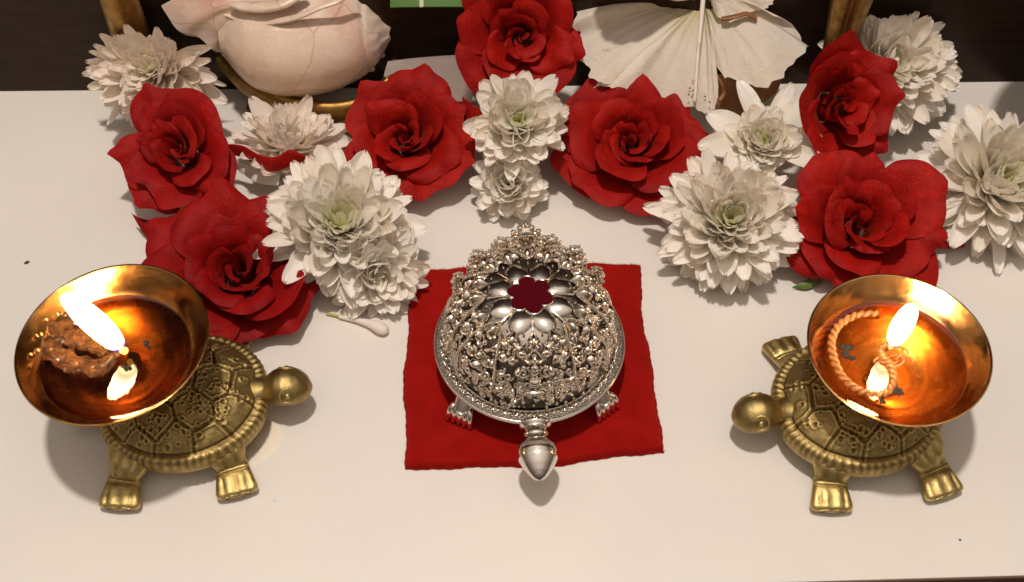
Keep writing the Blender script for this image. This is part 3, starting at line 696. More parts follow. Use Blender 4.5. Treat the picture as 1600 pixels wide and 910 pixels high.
# right wick: rope coil lying in the oil, burning tip
wr = thing('wick', 'twisted cotton rope wick coiled in orange oil, burning in the right lamp', 'wick', G(1390, 548, oR.z))
def rel(u, v, z, o): return np.array(G(u, v, z)-o.location)
zo = oR.z
pth = [rel(1372, 492, zo-.10, wr), rel(1340, 493, zo-.04, wr), rel(1312, 508, zo-.02, wr), rel(1300, 532, zo-.02, wr), rel(1303, 562, zo-.03, wr), rel(1318, 592, zo-.03, wr), rel(1345, 612, zo-.06, wr),
       rel(1378, 618, zo-.08, wr), rel(1395, 600, zo-.04, wr), rel(1392, 575, zo, wr), rel(1378, 558, zo+.05, wr), rel(1378, 545, zo+.18, wr), rel(1392, 540, zo+.42, wr)]
mb = MB()
for s_ in rope(pth, .075, .09, 17): mb.tube(s_, .095, 8)
mb.build('rope', m_wick, wr)
mb = MB(); mb.ball(rel(1391, 541, zo+.40, wr), (.15, .13, .16), 7, 10); mb.build('glowing_tip', m_ember, wr)
flame(wr, Vector(rel(1393, 541, zo+.45, wr)), 2.55, .47, (.12, -.05))
# small wax-like curl below the flame
mb = MB()
for k in range(7):
    a0 = rnd.random()*6; q = np.linspace(0, 1, 14)
    c_ = rel(1400+rnd.uniform(-25, 30), 556+rnd.uniform(-8, 16), zo+.02, wr)
    mb.tube([c_+np.array([.35*math.cos(a0+2.2*x), .30*math.sin(a0+2.2*x), .05*math.sin(x*3)]) for x in q], .05, 6)
mb.build('loose_threads', m_wick, wr)
for (u, v, r_, lb) in ((1321, 546, .30, 'largest black soot flake in the orange oil, inside the rope coil'), (1405, 614, .20, 'upper black soot flake of the pair near the front of the orange oil'), (1378, 628, .15, 'small black soot flake beside the rope in the orange oil')):
    mb = MB(); g = np.array(G(u, v, zo+.02))
    for k in range(9): mb.ball((rnd.gauss(0, r_*.5), rnd.gauss(0, r_*.5), 0), (r_*rnd.uniform(.3, .6), r_*rnd.uniform(.3, .6), .03), 5, 8)
    tag(mb.build('soot_flake', m_soot, None, loc=Vector(g)), lb, 'soot', 'soot flakes in the oil')
# left wick: thick browned roll
wl = thing('wick', 'thick wet browned cotton wick with bubbles, burning in the left lamp', 'wick', G(188, 545, oL.z))
zl = oL.z
P_ = smooth_path([rel(84, 512, zl+.05, wl), rel(84, 536, zl+.0, wl), rel(96, 558, zl, wl), rel(124, 572, zl+.02, wl), rel(158, 570, zl+.05, wl), rel(180, 556, zl+.1, wl), rel(192, 552, zl+.35, wl)], 90)
q = np.linspace(0, 1, 90); mb = MB()
rr = np.interp(q, [0, .15, .5, .75, .9, 1], [.26, .42, .42, .30, .18, .12])
mb.tube(P_, rr, 30, flat=.5); V = mb.V[0]; V += (.14*vnoise(V, 2.6, 5)+.07*vnoise(V, 7, 6))[:, None]*np.array([1, 1, .8]); mb.build('cotton_roll', m_wick2, wl)
P_ = smooth_path([rel(74, 486, zl+.10, wl), rel(112, 512, zl+.12, wl), rel(150, 530, zl+.12, wl), rel(175, 545, zl+.15, wl)], 40)
mb = MB(); mb.tube(P_, np.interp(np.linspace(0, 1, 40), [0, .3, 1], [.34, .72, .36]), 26, flat=.35); V = mb.V[0]; V += (.16*vnoise(V, 2.4, 15)+.06*vnoise(V, 7, 16))[:, None]; mb.build('cotton_roll', m_wick2, wl)
mb = MB(); mb.ball(rel(193, 548, zl+.38, wl), (.17, .15, .15), 7, 10); mb.build('glowing_tip', m_ember, wl)
fl = flame(wl, Vector(rel(190, 548, zl+.40, wl)), 2.8, .56, (-1.3, .35))
for (u, v, r_) in ((63, 524, .12), (57, 549, .10), (92, 530, .09), (98, 534, .08), (72, 500, .07), (100, 492, .08), (66, 498, .06), (80, 545, .05)):
    mb = MB(); mb.ball(rel(u, v, zl+.42, wl), (r_, r_, r_), 7, 10); mb.build('bubble', m_glasswater, wl)
for (u, v, r_, lb) in ((228, 540, .20, 'black soot crumb behind the flame in the left bowl'), (196, 577, .16, 'black soot crumb in front of the flame in the left bowl')):
    mb = MB(); g = np.array(G(u, v, zl+.03))
    for k in range(5): mb.ball((rnd.gauss(0, r_*.6), rnd.gauss(0, r_*.5), 0), (r_*rnd.uniform(.3, .6), r_*rnd.uniform(.3, .5), .05), 5, 8)
    tag(mb.build('soot_flake', m_soot, None, loc=Vector(g)), lb, 'soot', 'soot flakes in the oil')

# ================================================================ roses
def ylim(y, y0, ym=11.1):      # nothing reaches through the panel behind the table
    m_ = ym-y0
    return np.where(y > m_-.4, m_-.4*np.exp(np.clip(-(y-m_+.4)/.4, -8, 0)), y)
def rose(label, u, v, zc, R_, axis, N=26, spin=0.0, op=1.0, seed=0, deep=0, stretch=(1, 1), pts=None, zmin=.04, heart=1.0):
    r = np.random.default_rng(seed); Rm = rot_to(axis, spin); org = G(u, v, zc)
    base = Vector((org.x, org.y, 0)); t = thing('rose', label, 'rose', base, 0, 'red roses among the white flowers')
    na, nt_ = 19, 16
    a = np.linspace(-1, 1, na); s = np.linspace(0, 1, nt_)
    A, T = np.meshgrid(a, s, indexing='ij')
    k_ = R_/3.2
    for i in range(N):
        f = i/(N-1)
        phi = i*2.39996+r.normal(0, .18)
        inner = f < .28
        span = np.interp(f, [0, .2, .5, 1], [1.8, 1.35, 1.0, .86])*(1+.12*r.normal())
        L = np.interp(f, [0, .25, .6, 1], [1.35, 1.9, 2.6, 3.15])*k_*(1+.07*r.normal())
        al = np.interp(f, [0, .15, .35, .6, .8, 1], [-.14, .03, .26, .62, .96, 1.24])*op+.06*r.normal()
        r0 = np.interp(f, [0, .2, .3, 1], [.07, .26, .50, .62])*k_
        curl = np.interp(f, [0, .2, .45, 1], [.2, .75, 1.0, .75])*(1+.3*r.normal())
        tip = .02+(.03+.12*r.random()**2)*(f > .4)
        tipw = .12+.1*r.random(); tipo = r.normal(0, .2)
        Lm = L*(1-.17*np.abs(A)**3.4+tip*np.exp(-((A-tipo)/tipw)**2)-.03*np.sin(A*5+r.random()*6)*(f > .3))
        # integrate the profile
        tt_ = T
        dt = 1/(nt_-1)
        beta = al*np.clip(tt_*1.9, 0, 1)**.8+curl*np.clip((tt_-.66)/.34, 0, 1)**1.7*(.65+.35*np.abs(A))-.55*np.sin(PI*np.clip(tt_, 0, 1))*(f < .6)*.4
        rr = r0+np.concatenate([np.zeros((na, 1)), np.cumsum(np.sin(beta)[:, 1:]*Lm[:, 1:]*dt, axis=1)], 1)
        zz = np.concatenate([np.zeros((na, 1)), np.cumsum(np.cos(beta)[:, 1:]*Lm[:, 1:]*dt, axis=1)], 1)
        spanT = span*(.75+.25*np.sin(PI*T*.9))*(1-.06*np.clip(T-.75, 0, 1)*4*np.abs(A))
        rr = np.maximum(rr, .05*k_)
        ang = phi+A*spanT*np.where(rr < .9*k_, 1, np.clip(1.05*k_/rr+.45, 0, 1)**.12)
        rr = rr+(.16 if f > .2 else .10)*k_*A*T+(-.16*f*k_*A**2*T)       # each edge tucks behind its neighbour
        wav = .05*k_*np.sin(ang*3.0+T*2.5+r.random()*6)*T*(f > .25)+.05*k_*np.sin(A*7+r.random()*6)*T**3
        zz = zz+wav+.25*k_*f*A**2*T*(1-.3*T)
        # soft creases
        P3 = np.stack([rr*np.cos(ang)*stretch[0], rr*np.sin(ang)*stretch[1], zz-1.30*k_], -1)
        P3 += (.045*k_*vnoise(P3+i, 1.3, seed*31+i)*T)[..., None]
        P3 = P3@Rm.T; P3[..., 2] += zc
        lowz = zmin+.05*f*r.random()
        z_ = P3[..., 2]; P3[..., 2] = np.where(z_ < lowz+.25, lowz+.25*np.exp(np.clip((z_-lowz-.25)/.25, -6, 0)), z_)
        P3[..., 1] = ylim(P3[..., 1], base.y)
        edge = np.maximum(np.abs(A)**4, T**3)
        mat = m_rose_in if f < .18*heart else m_rose[deep]
        mesh('petal', P3.reshape(-1, 3), grid_faces(na, nt_), mat, t, attrs={'edge': edge})
    # calyx
    mb = MB(); c0 = Rm@np.array([0, 0, -1.35*k_])
    mb.ball((c0[0], c0[1], max(c0[2]+zc, .35)), (.32*k_, .32*k_, .3*k_), 6, 10); mb.build('calyx', m_sepal, t)
    return t
rose('red rose at the far left, its upper petal rising to a point', 279, 236, 2.7, 2.85, (-.12, -.50, .95), 26, .6, 1.0, 11, 1, (.92, 1.12))
rose('big dark-hearted red rose behind the left turtle lamp', 370, 425, 1.6, 3.9, (.12, -.25, 1), 30, 2.0, 1.08, 12, 1)
rose('red rose between the conch shell and the white flowers, left of centre', 632, 217, 1.6, 3.2, (-.15, -.45, 1), 28, 4.0, 1.0, 13)
rose('red rose highest in the group, partly cut off by the top of the picture', 815, 56, 4.4, 3.2, (0, -1.1, 1), 28, .2, .86, 14)
rose('large open red rose in front of the white hibiscus', 985, 226, 1.6, 3.65, (0, -.40, 1), 30, 1.4, 1.03, 15)
rose('red rose leaning sideways with upright folded petals, behind the front right rose', 1310, 168, 3.2, 3.15, (.30, -.8, .8), 24, 3.1, .70, 16, 0, (1.0, 1.15))
rose('red rose nearest the right turtle lamp', 1345, 352, 1.7, 3.65, (.02, -.45, 1), 30, 5.1, 1.02, 17)

# ================================================================ chrysanthemums
def mum(label, u, v, zc, R_, axis, N=120, seed=0, thmax=1.75, W_=.34, inner=.28, incurve=1.0, point=.0, mat=None, green=1.0, star=0, zmin=.05, ym=11.1):
    r = np.random.default_rng(seed); Rm = rot_to(axis, r.random()*6); org = G(u, v, zc)
    t = thing('chrysanthemum', label, 'chrysanthemum', (org.x, org.y, 0), 0, 'white chrysanthemums')
    na, nt_ = 9, 12; a = np.linspace(-1, 1, na); s = 1-(1-np.linspace(0, 1, nt_))**1.7; A, T = np.meshgrid(a, s, indexing='ij')
    dense = 1.45 if not star else 1.15
    N = int(N*1.18*dense)
    for i in range(N):
        f = (i+.5)/N; th = .12+(thmax-.12)*f**.56; phi = i*2.39996+r.normal(0, .12)
        big = star and i >= N-star
        if big: th = thmax*(.80+.12*r.random()); phi = (i-(N-star))*2*PI/star+r.normal(0, .12)
        L = R_*(inner+(1-inner)*min(1, (th/1.05))**.9)*(1+(.07+.09*f)*r.normal())*(.84 if not big else 1.12)
        if star and not big: L *= .62
        Wd = W_*1.36/dense**.42*(.42+.58*min(1, th/.9))*(1+.12*r.normal())*(1.25 if big else 1)
        d = np.array([math.sin(th)*math.cos(phi), math.sin(th)*math.sin(phi), math.cos(th)])
        side = np.array([-math.sin(phi), math.cos(phi), 0]); nrm = np.cross(d, side)*-1.0
        if nrm@np.array([0, 0, 1]) < 0: nrm = -nrm
        tw = r.normal(0, .28); side = side*math.cos(tw)+nrm*math.sin(tw); nrm = np.cross(side, d); 
        if nrm[2] < 0: nrm = -nrm
        b0 = d*.12*R_*np.array([1, 1, .6])
        curl = (.04+.24*min(1, th/.8)**2 if th < 1.1 else .12)*incurve+.12*r.normal()-(.25 if big else 0)
        wT = Wd*(.34+.66*np.sin(np.clip(T*1.12, 0, 1)*PI*.60)**1.2)*np.sqrt(np.clip(1-np.clip((T-.66)/.345, 0, 1)**2.4, 0.0, 1))*(1-point*np.clip(T-.45, 0, 1)*1.3)
        notch = .035*np.cos(A*PI*2+r.normal(0, .6))*np.clip((T-.6)/.4, 0, 1)
        cup = (.45 if not big else .30)*(1+.3*r.normal())
        h = L*(curl*T**2.0*1.0-.22*incurve*np.clip(T-.7, 0, 1)*(th > 1.2))+cup*wT*A**2*1.1*(1-.3*T)
        ridg = .02*np.cos(A*PI*2)*T
        bend = T*L*(1-.18*abs(curl)*T)*(1+notch)
        P3 = b0+d*bend[..., None]+side*(wT*A)[..., None]+nrm*(h+ridg)[..., None]
        if th > 1.3: P3[..., 2] -= .10*R_*(T**2)*(th-1.3)
        P3 = P3@Rm.T; P3[..., 2] += zc
        lz = zmin+.08*r.random(); z_ = P3[..., 2]; P3[..., 2] = np.where(z_ < lz+.2, lz+.2*np.exp(np.clip((z_-lz-.2)/.2, -6, 0)), z_)
        P3[..., 1] = ylim(P3[..., 1], org.y, ym)
        g = np.clip(np.clip((1-th/.62), 0, 1)*(1.1-.6*T)*green+np.clip(1-T*1.5, 0, 1)*.26*green*(th < 1.25), 0, 1)
        mesh('petal', P3.reshape(-1, 3), grid_faces(na, nt_), mat or m_mum, t, attrs={'green': g})
    mb = MB()
    for k in range(44):
        rr = .15*R_*math.sqrt(rnd.random()); an = rnd.random()*6.28; p_ = np.array([rr*math.cos(an), rr*math.sin(an), .02])
        q = np.linspace(0, 1, 5); mb.tube([(Rm@(p_+np.array([p_[0]*x*.8, p_[1]*x*.8, (.26-.5*rr/R_)*R_*x*.75])))+np.array([0, 0, zc]) for x in q], .035, 5)
    mb.build('floret_centre', M_centre, t)
    mb = MB(); c0 = Rm@np.array([0, 0, -.1*R_]); mb.ball((c0[0], c0[1], c0[2]+zc), .20*R_, 6, 10); mb.build('calyx', m_sepal, t)
    return t
M_centre = M('yellow_green_florets', Base_Color=(0.58, 0.60, 0.10), Roughness=.5)
mum('white chrysanthemum at the upper left, behind the far left rose', 246, 102, 2.9, 2.85, (-.15, -.75, .9), 105, 21, 1.65, .36, .3, .7, .35, m_mum2, .5, ym=9.35)
mum('white chrysanthemum seen from the side, in front of the brass conch stand', 452, 236, .95, 2.4, (.25, .10, 1), 80, 22, 1.55, .34, .3, .5, .2, m_mum2, .3)
mum('white chrysanthemum with green centre, between the left rose and the red mat', 530, 358, 1.6, 3.05, (.15, -.28, 1), 105, 23, 1.55, .40, .26, .65, .1, None, 1.1)
mum('white drooping chrysanthemum tuft touching the top left corner of the red mat', 592, 425, .9, 2.0, (.3, -.75, .6), 62, 33, 1.7, .34, .3, 1.0, .2, None, .2)
mum('white chrysanthemum with yellow-green centre, between the two middle roses', 808, 196, 2.7, 2.2, (.1, -.45, 1), 66, 24, 1.5, .34, .26, .8, .1, None, 1.1)
mum('small tight white chrysanthemum head hanging below the middle flower', 797, 290, 1.0, 1.55, (-.15, -.55, .9), 64, 25, 1.8, .27, .4, 1.5, .0, None, .15)
mum('white star-shaped chrysanthemum with long pointed outer petals', 1190, 226, 2.1, 2.45, (-.08, -.35, 1), 70, 46, 1.35, .36, .26, .8, .5, None, 1.1, 9)
mum('full creamy chrysanthemum nearest the red mat on the right', 1138, 350, 1.5, 2.8, (-.08, -.42, 1), 140, 27, 1.75, .34, .22, 1.0, .15, None, .9)
mum('white chrysanthemum at the upper right, against the dark panel', 1384, 108, 2.3, 2.95, (.15, -.6, 1), 120, 28, 1.75, .38, .24, 1.0, .1, None, .5)
mum('white chrysanthemum cut off by the right edge of the picture', 1555, 292, 1.5, 3.25, (.05, -.35, 1), 115, 29, 1.75, .38, .24, 1.1, .2, None, .8)

# ================================================================ white hibiscus
def make_hibiscus():
    th_ = G(1098, -8, 4.9)
    t = thing('hibiscus', 'large white hibiscus with broad wrinkled petals and a thin style', 'hibiscus', (th_.x, th_.y, 0))
    o = np.array(th_)*np.array([1, 1, 0])
    def pw(u, v, z): return np.array(G(u, v, z))-o
    c = pw(1098, 2, 4.6)
    def fan(pts, seed, rp=.16):
        """petal through a fan of tip points seen from the throat"""
        tips = smooth_path(pts, 46); n, m_ = 46, 30; T = np.linspace(0, 1, m_); A = np.linspace(-1, 1, n)
        st = c+(tips-c)*.05
        P3 = st[:, None]+(tips-st)[:, None]*T[None, :, None]
        sag = .55*np.sin(PI*T); P3[..., 2] += sag[None]*.8
        vein = np.sin(np.linspace(0, 1, n)*52+.6*np.sin(np.linspace(0, 9, n)))[:, None]*np.sin(PI*np.clip(T*1.05, 0, 1))[None]**.5
        r = np.random.default_rng(seed)
        wrk = np.sin(np.linspace(0, 1, n)[:, None]*24+3*T[None]+r.random()*6)*T[None]**1.3*rp*.30+(.30*np.sin(np.linspace(0, 1, n)*(15+4*r.random())+r.random()*6)*(.5+.5*np.sin(np.linspace(0, 1, n)*5+seed)))[:, None]*T[None]**1.1*(rp > .07)+np.sin(np.linspace(0, 1, n)[:, None]*9+r.random()*6)*T[None]*rp
        P3[..., 2] += wrk+.16*rp*vein; P3[..., 1] -= wrk*.5
        # ragged margin
        rag = (.010*np.sin(np.arange(n)*1.1+seed)+.012*r.normal(size=n))[:, None]*T[None]**6
        P3 += (tips-c)[:, None]*rag[..., None]
        g = np.clip(1-T*2.2, 0, 1)[None]*np.ones((n, 1))
        mesh('petal', P3.reshape(-1, 3), grid_faces(n, m_), m_hib, t, attrs={'green': g*.8, 'vein': .5+.5*vein})
    fan([pw(1000, -40, 5.0), pw(925, -12, 4.6), pw(897, 32, 4.2), pw(903, 60, 3.9), pw(915, 95, 3.5), pw(930, 130, 3.0), pw(975, 130, 2.9)], 1)
    fan([pw(930, 132, 2.9), pw(960, 140, 2.7), pw(1000, 150, 2.6), pw(1045, 160, 2.5), pw(1090, 172, 2.5), pw(1114, 172, 2.6), pw(1122, 140, 3.0), pw(1112, 100, 3.4)], 2, .10)
    fan([pw(1115, 92, 3.9), pw(1135, 118, 3.5), pw(1165, 130, 3.3), pw(1197, 136, 3.2), pw(1222, 118, 3.4), pw(1255, 82, 3.8), pw(1262, 66, 4.0), pw(1242, 38, 4.4), pw(1205, 30, 4.6)], 3)
    fan([pw(1210, -40, 5.6), pw(1205, 8, 5.0), pw(1160, 20, 4.9), pw(1125, 30, 4.8), pw(1112, 10, 4.9)], 4, .06)
    fan([pw(960, -140, 8.2), pw(930, -70, 8.0), pw(965, -20, 7.4), pw(1010, -8, 6.6), pw(1060, 0, 5.6), pw(1085, 0, 5.1)], 5, .08)  # top petal, enlarged out of view so that it shades the petals below
    mb = MB(); q = smooth_path([pw(1099, -6, 5.3), pw(1095, 40, 4.9), pw(1090, 90, 4.2), pw(1086, 150, 3.3), pw(1085, 160, 3.1)], 30)
    mb.tube(q, np.linspace(.11, .05, 30), 8); mb.build('style', m_mum2, t)
    mb = MB()
    for (u, v) in ((1078, 138), (1083, 142), (1076, 148), (1101, 118), (1102, 151), (1109, 160), (1081, 152)):
        mb.ball(pw(u, v, 3.05), .045, 4, 6)
    mb.build('pollen_speck', M('brown_speck', Base_Color=(.25, .09, .03), Roughness=.6), t)
    mb = MB(); mb.ball(pw(1098, -12, 4.4), (.7, .7, .6), 8, 12); mb.build('calyx', m_stem, t)
    # withered brown petals lying under it
    d = thing('dried_petal', 'curled dry brown petal underneath the white hibiscus', 'dried petal', (G(1160, 150).x, G(1160, 150).y, 0))
    o2 = np.array(d.location)
    def p2(u, v, z): return np.array(G(u, v, z))-o2
    L_ = smooth_path([p2(1112, 118, 2.4), p2(1118, 160, 1.8), p2(1128, 176, 1.2)], 20); Rr = smooth_path([p2(1225, 112, 2.6), p2(1210, 150, 1.5), p2(1165, 178, .7)], 20)
    q = np.linspace(0, 1, 24); P3 = L_[:, None]+(Rr-L_)[:, None]*q[None, :, None]; P3[..., 2] += .25*np.sin(q*9)[None]-.5*np.sin(q*PI)[None]
    mb = MB(); mb.grid(P3); ob = mb.build('blade', m_brown, d)
    mb = MB(); qq = smooth_path([p2(1118, 118, 3.0), p2(1128, 130, 2.8), p2(1131, 146, 2.4), p2(1124, 158, 2.2)], 20); mb.tube(qq, .11, 8); mb.build('curled_edge', m_brown, d)
    mb = MB(); qq = smooth_path([pw(1128, 30, 4.9), pw(1150, 26, 5.0), pw(1168, 22, 5.0), pw(1182, 30, 4.8)], 20); mb.tube(qq, .14, 8, flat=.5); mb.build('dry_edge', m_brown, t)
make_hibiscus()

# ================================================================ conch on its brass stand
def make_conch():
    c = G(478, 52, 3.6)
    t = thing('conch_shell', 'pinkish white conch shell lying in a brass stand at upper left', 'conch shell', (c.x, c.y, 0))
    # body whorl: axis runs from the left mouth to the right knob
    ax0 = np.array([-3.5, -.2, 3.9]); ax1 = np.array([3.62, .35, 3.3])
    n, m_ = 90, 80; q = np.linspace(0, 1, n)
    rad = np.interp(q, [0, .06, .18, .35, .52, .68, .82, .90, .95, .985, 1], [.9, 1.7, 2.55, 3.0, 3.02, 2.75, 2.2, 1.65, 1.15, .6, .05])
    rad = np.convolve(np.pad(rad, 4, 'edge'), np.ones(9)/9, 'valid')
    a = np.linspace(0, 2*PI, m_, endpoint=False); cen = ax0+(ax1-ax0)*q[:, None]
    # upper whorl lines
    rr = rad[:, None]*(1+.02*np.sin(a[None]*2+q[:, None]*5))
    groove = np.exp(-(((q[:, None]-.87-.012*(a[None]-PI)))/.012)**2); rr = rr*(1-.05*groove)
    P3 = np.stack([cen[:, 0][:, None]+0*rr, cen[:, 1][:, None]+rr*np.cos(a), cen[:, 2][:, None]+.86*rr*np.sin(a)], 2)
    knob = np.clip((q-.86)/.08, 0, 1)[:, None]
    P3 += ((.05*vnoise(P3, .9, 2)+.07*knob*vnoise(P3, 5, 3)))[..., None]
    mb = MB(); mb.grid(P3, cv=True); mb.build('body_whorl', m_conch, t)
    mb = MB()
    r4 = np.random.default_rng(4)
    for k in range(26):
        x = r4.uniform(.80, .97); an = r4.uniform(-.7, 2.2)-PI/2; i = int(x*(n-1)); p_ = cen[i]+np.array([0, rad[i]*math.cos(an), .86*rad[i]*math.sin(an)])
        mb.ball(p_, r4.uniform(.10, .22)*np.array([1, .8, .7]), 6, 8)
    V = np.concatenate(mb.V); mb.build('crusted_knob', m_conch, t)
    # flared ruffled lip over the left and upper side
    n, m_ = 50, 22; q = np.linspace(0, 1, n); s = np.linspace(0, 1, m_)
    o = np.array(t.location)
    def pw(u, v, z): return np.array(G(u, v, z))-o
    outer = smooth_path([pw(250, -30, 5.6), pw(252, 8, 5.0), pw(275, 45, 4.4), pw(305, 60, 4.0), pw(330, 78, 3.6), pw(352, 70, 3.6), pw(352, 45, 4.2)], n)
    inner_ = smooth_path([pw(420, -60, 6.6), pw(440, -20, 6.4), pw(430, 0, 6.2), pw(410, 8, 5.9), pw(395, 18, 5.5), pw(385, 26, 5.2), pw(378, 30, 5.0)], n)
    P3 = inner_[:, None]+(outer-inner_)[:, None]*s[None, :, None]
    P3[..., 2] += (.10*np.sin(q*14))[:, None]*s[None]**2+(.55*np.sin(PI*s))[None]; P3 += (.07*vnoise(P3, 1.1, 9))[..., None]*np.array([1, 1, 1])
    nn = np.array([.1, .5, -.9])
    mb = MB(); mb.grid(P3); mb.grid((P3+nn*.28)[:, ::-1]); mb.grid(np.stack([P3[:, -1], P3[:, -1]+nn*.28])); mb.build('flared_lip', m_conch, t)
    for pts, r_ in (([pw(352, 22, 5.4), pw(400, 36, 5.5), pw(450, 30, 6.0), pw(520, 6, 6.4), pw(560, -18, 6.5)], .16), ([pw(360, 6, 6.0), pw(400, 12, 6.2), pw(440, 8, 6.4), pw(480, -14, 6.6)], .3)):
        mb = MB(); p_ = smooth_path(pts, 40); mb.tube(p_, r_*np.sin(np.linspace(.15, PI-.15, 40))**.5, 14, flat=.6); V = mb.V[0]; V += (.05*vnoise(V, 2, 5))[:, None]; mb.build('lip_fold', m_conch, t)
    # the stand: bent brass ring on three ball feet
    t2 = thing('conch_stand', 'low brass ring stand with ball feet under the conch shell', 'stand', (c.x, c.y, 0))
    mb = MB(); ring = smooth_path([pw(338, 82, 1.5), pw(352, 100, 1.4), pw(385, 135, 1.25), pw(425, 160, 1.2), pw(475, 176, 1.15), pw(525, 182, 1.15), pw(575, 170, 1.3), pw(610, 140, 1.5)], 60)
    back = ring[::-1]*np.array([1, -1, 1])*.9+np.array([0, ring[:, 1].min()*.0+2.0, 0])
    mb.tube(ring+np.array([0, -.05, .25]), .36, 14, flat=1.7); mb.build('ring', m_brass2, t2)
    mb = MB(); mb.tube(smooth_path([ring[0], ring[0]+np.array([.6, 3, .2]), ring[-1]+np.array([-.6, 2.5, .1]), ring[-1]], 50), .25, 12); mb.build('ring', m_brass2, t2)
    for (u, v, zt) in ((352, 98, 1.3), (400, 152, 1.1), (507, 190, 1.0), (600, 160, 1.2)):
        b_ = np.array(G(u, v+26, 0))-o; mb = MB(); top_ = pw(u, v-4, zt)
        mb.tube([top_*(1-x)+(b_+np.array([0, 0, .3]))*x for x in np.linspace(0, 1, 10)], np.interp(np.linspace(0, 1, 10), [0, .4, 1], [.34, .22, .3]), 14)
        mb.ball(b_+np.array([0, 0, .28]), (.42, .42, .28), 8, 14); mb.build('leg', m_brass2, t2)
    b_ = pw(352, 92, 1.6); mb = MB(); mb.ball(b_, (.34, .34, .36), 10, 14); mb.build('knob', m_brass2, t2)
    b_ = pw(506, 188, .85); mb = MB(); mb.ball(b_, (.50, .42, .36), 8, 6); mb.build('knob', m_brass2, t2)
make_conch()

# ================================================================ things at the back, cut by the top of the frame
def lathe_thing(name, label, cat, u, v, prof, mat, group=None, flute=0):
    g = G(u, v); t = thing(name, label, cat, (g.x, g.y, 0), 0, group)
    return t
g = G(222, 112); t = thing('brass_pot', 'plain brass pot standing behind the upper left chrysanthemum', 'pot', (g.x+.9, 10.35, 0))
mb = MB(); mb.lathe(smooth_path([(.001, .0), (.7, 0), (.7, .3), (.4, 1.0), (.45, 1.8), (.72, 2.6), (.80, 3.6), (.80, 7.2), (1.0, 8.2), (1.3, 8.8), (1.2, 8.8), (.9, 8.1)], 60), 60); mb.build('body', m_brass2, t)
g = G(1296, 110); t = thing('brass_vase', 'fluted brass vase standing behind the sideways leaning rose', 'vase', (g.x-.75, 10.2, 0))
a = np.linspace(0, 2*PI, 128, endpoint=False); pr = smooth_path([(.001, 0), (1.3, 0), (1.3, .3), (.85, .8), (.8, 2.5), (.95, 4.5), (1.2, 6.5), (1.5, 8.5), (1.4, 8.5)], 40)
pr[:, 0] *= .68; fl_ = 1+.05*np.abs(np.sin(a*5))**.5
mb = MB(); mb.grid(np.stack([pr[:, 0][:, None]*fl_*np.cos(a), pr[:, 0][:, None]*fl_*np.sin(a), pr[:, 1][:, None]*np.ones(128)], 2), cv=True); mb.build('body', m_brass2, t)
mb = MB(); mb.lathe([(.9, .0), (1.05, .1), (1.05, .35), (.9, .45)], 60); mb.build('foot_ring', m_brass2, t)
# raised brass dish at the upper right corner
g = G(1580, 60); gy = 9.3; t = thing('brass_dish', 'brass dish on a foot, just showing at the top right corner', 'dish', (24.2, 8.2, 0))
z0 = 8.3
mb = MB(); mb.lathe(smooth_path([(.001, z0), (1.8, z0+.02), (3.4, z0+.35), (4.2, z0+.9), (4.3, z0+.95), (4.1, z0+.95), (3.2, z0+.5), (.001, z0+.2)], 50), 80); mb.build('bowl', m_brass2, t)
mb = MB(); mb.lathe(smooth_path([(.001, 0), (1.5, 0), (1.5, .2), (.5, .6), (.35, 2.5), (.4, 4.2), (.9, z0+.02), (.001, z0+.03)], 50), 50); mb.build('foot', m_brass2, t)
# green leaf resting across the back
g0, g1 = G(598, 9, 5.6), G(745, 8, 5.6)
P0_ = np.array(g0); P1_ = np.array(g1); n, m_ = 50, 12; q = np.linspace(.08, 1.3, n); s = np.linspace(0, 1, m_)
ctr = P0_+(P1_-P0_)*q[:, None]; P3 = ctr[:, None]+np.array([0, 1.9, 1.4])*s[None, :, None]+np.zeros((n, m_, 3))
P3[..., 2] += (.12*np.cos((q-.5)*3))[:, None]-.25*(s-.5)[None]**2; P3[..., 1] += (-.15*np.cos((q-.5)*2.4))[:, None]*(1-s)[None]
o0 = P3.reshape(-1, 3).mean(0); t = thing('green_leaf', 'strip of fresh green leaf with pale veins at the top edge of the picture', 'leaf', (o0[0], o0[1], o0[2]))
mb = MB(); mb.grid(P3-o0); mb.grid((P3-o0-np.array([0, -.02, .06]))[:, ::-1]); mb.build('blade', m_green, t)
mb = MB(); mb.tube(P3[:, -1]-o0, .10, 8); mb.build('midrib', m_stem, t)
# white petal standing behind the left-of-centre rose
def sheet(name, label, cat, quad, mat, thick=.03, wav=.05, seed=0, n=24, attrs=True, group=None):
    """a petal through an outline: list of left points and right points (world)"""
    Lp, Rp = smooth_path([np.array(x) for x in quad[0]], n), smooth_path([np.array(x) for x in quad[1]], n)
    o_ = (Lp.mean(0)+Rp.mean(0))/2; o_[2] = 0 if min(Lp[:, 2].min(), Rp[:, 2].min()) < .5 else o_[2]
    q = np.linspace(0, 1, n); P3 = Lp[:, None]+(Rp-Lp)[:, None]*q[None, :, None]-o_; P3[..., 2] += wav*np.sin(q*PI)[None]*2+wav*.5*vnoise(P3, 1.6, seed)
    V = np.concatenate([P3.reshape(-1, 3), (P3-np.array([0, 0, thick])).reshape(-1, 3)])
    V[:, 2] = np.maximum(V[:, 2], .01 if o_[2] == 0 else -99)
    o = mesh(name, V, grid_faces(n, n)+[f[::-1] for f in grid_faces(n, n, off=n*n)], mat, None, attrs={'green': np.zeros(len(V)), 'edge': np.full(len(V), .4)}, loc=Vector(o_))
    return tag(o, label, cat, group)
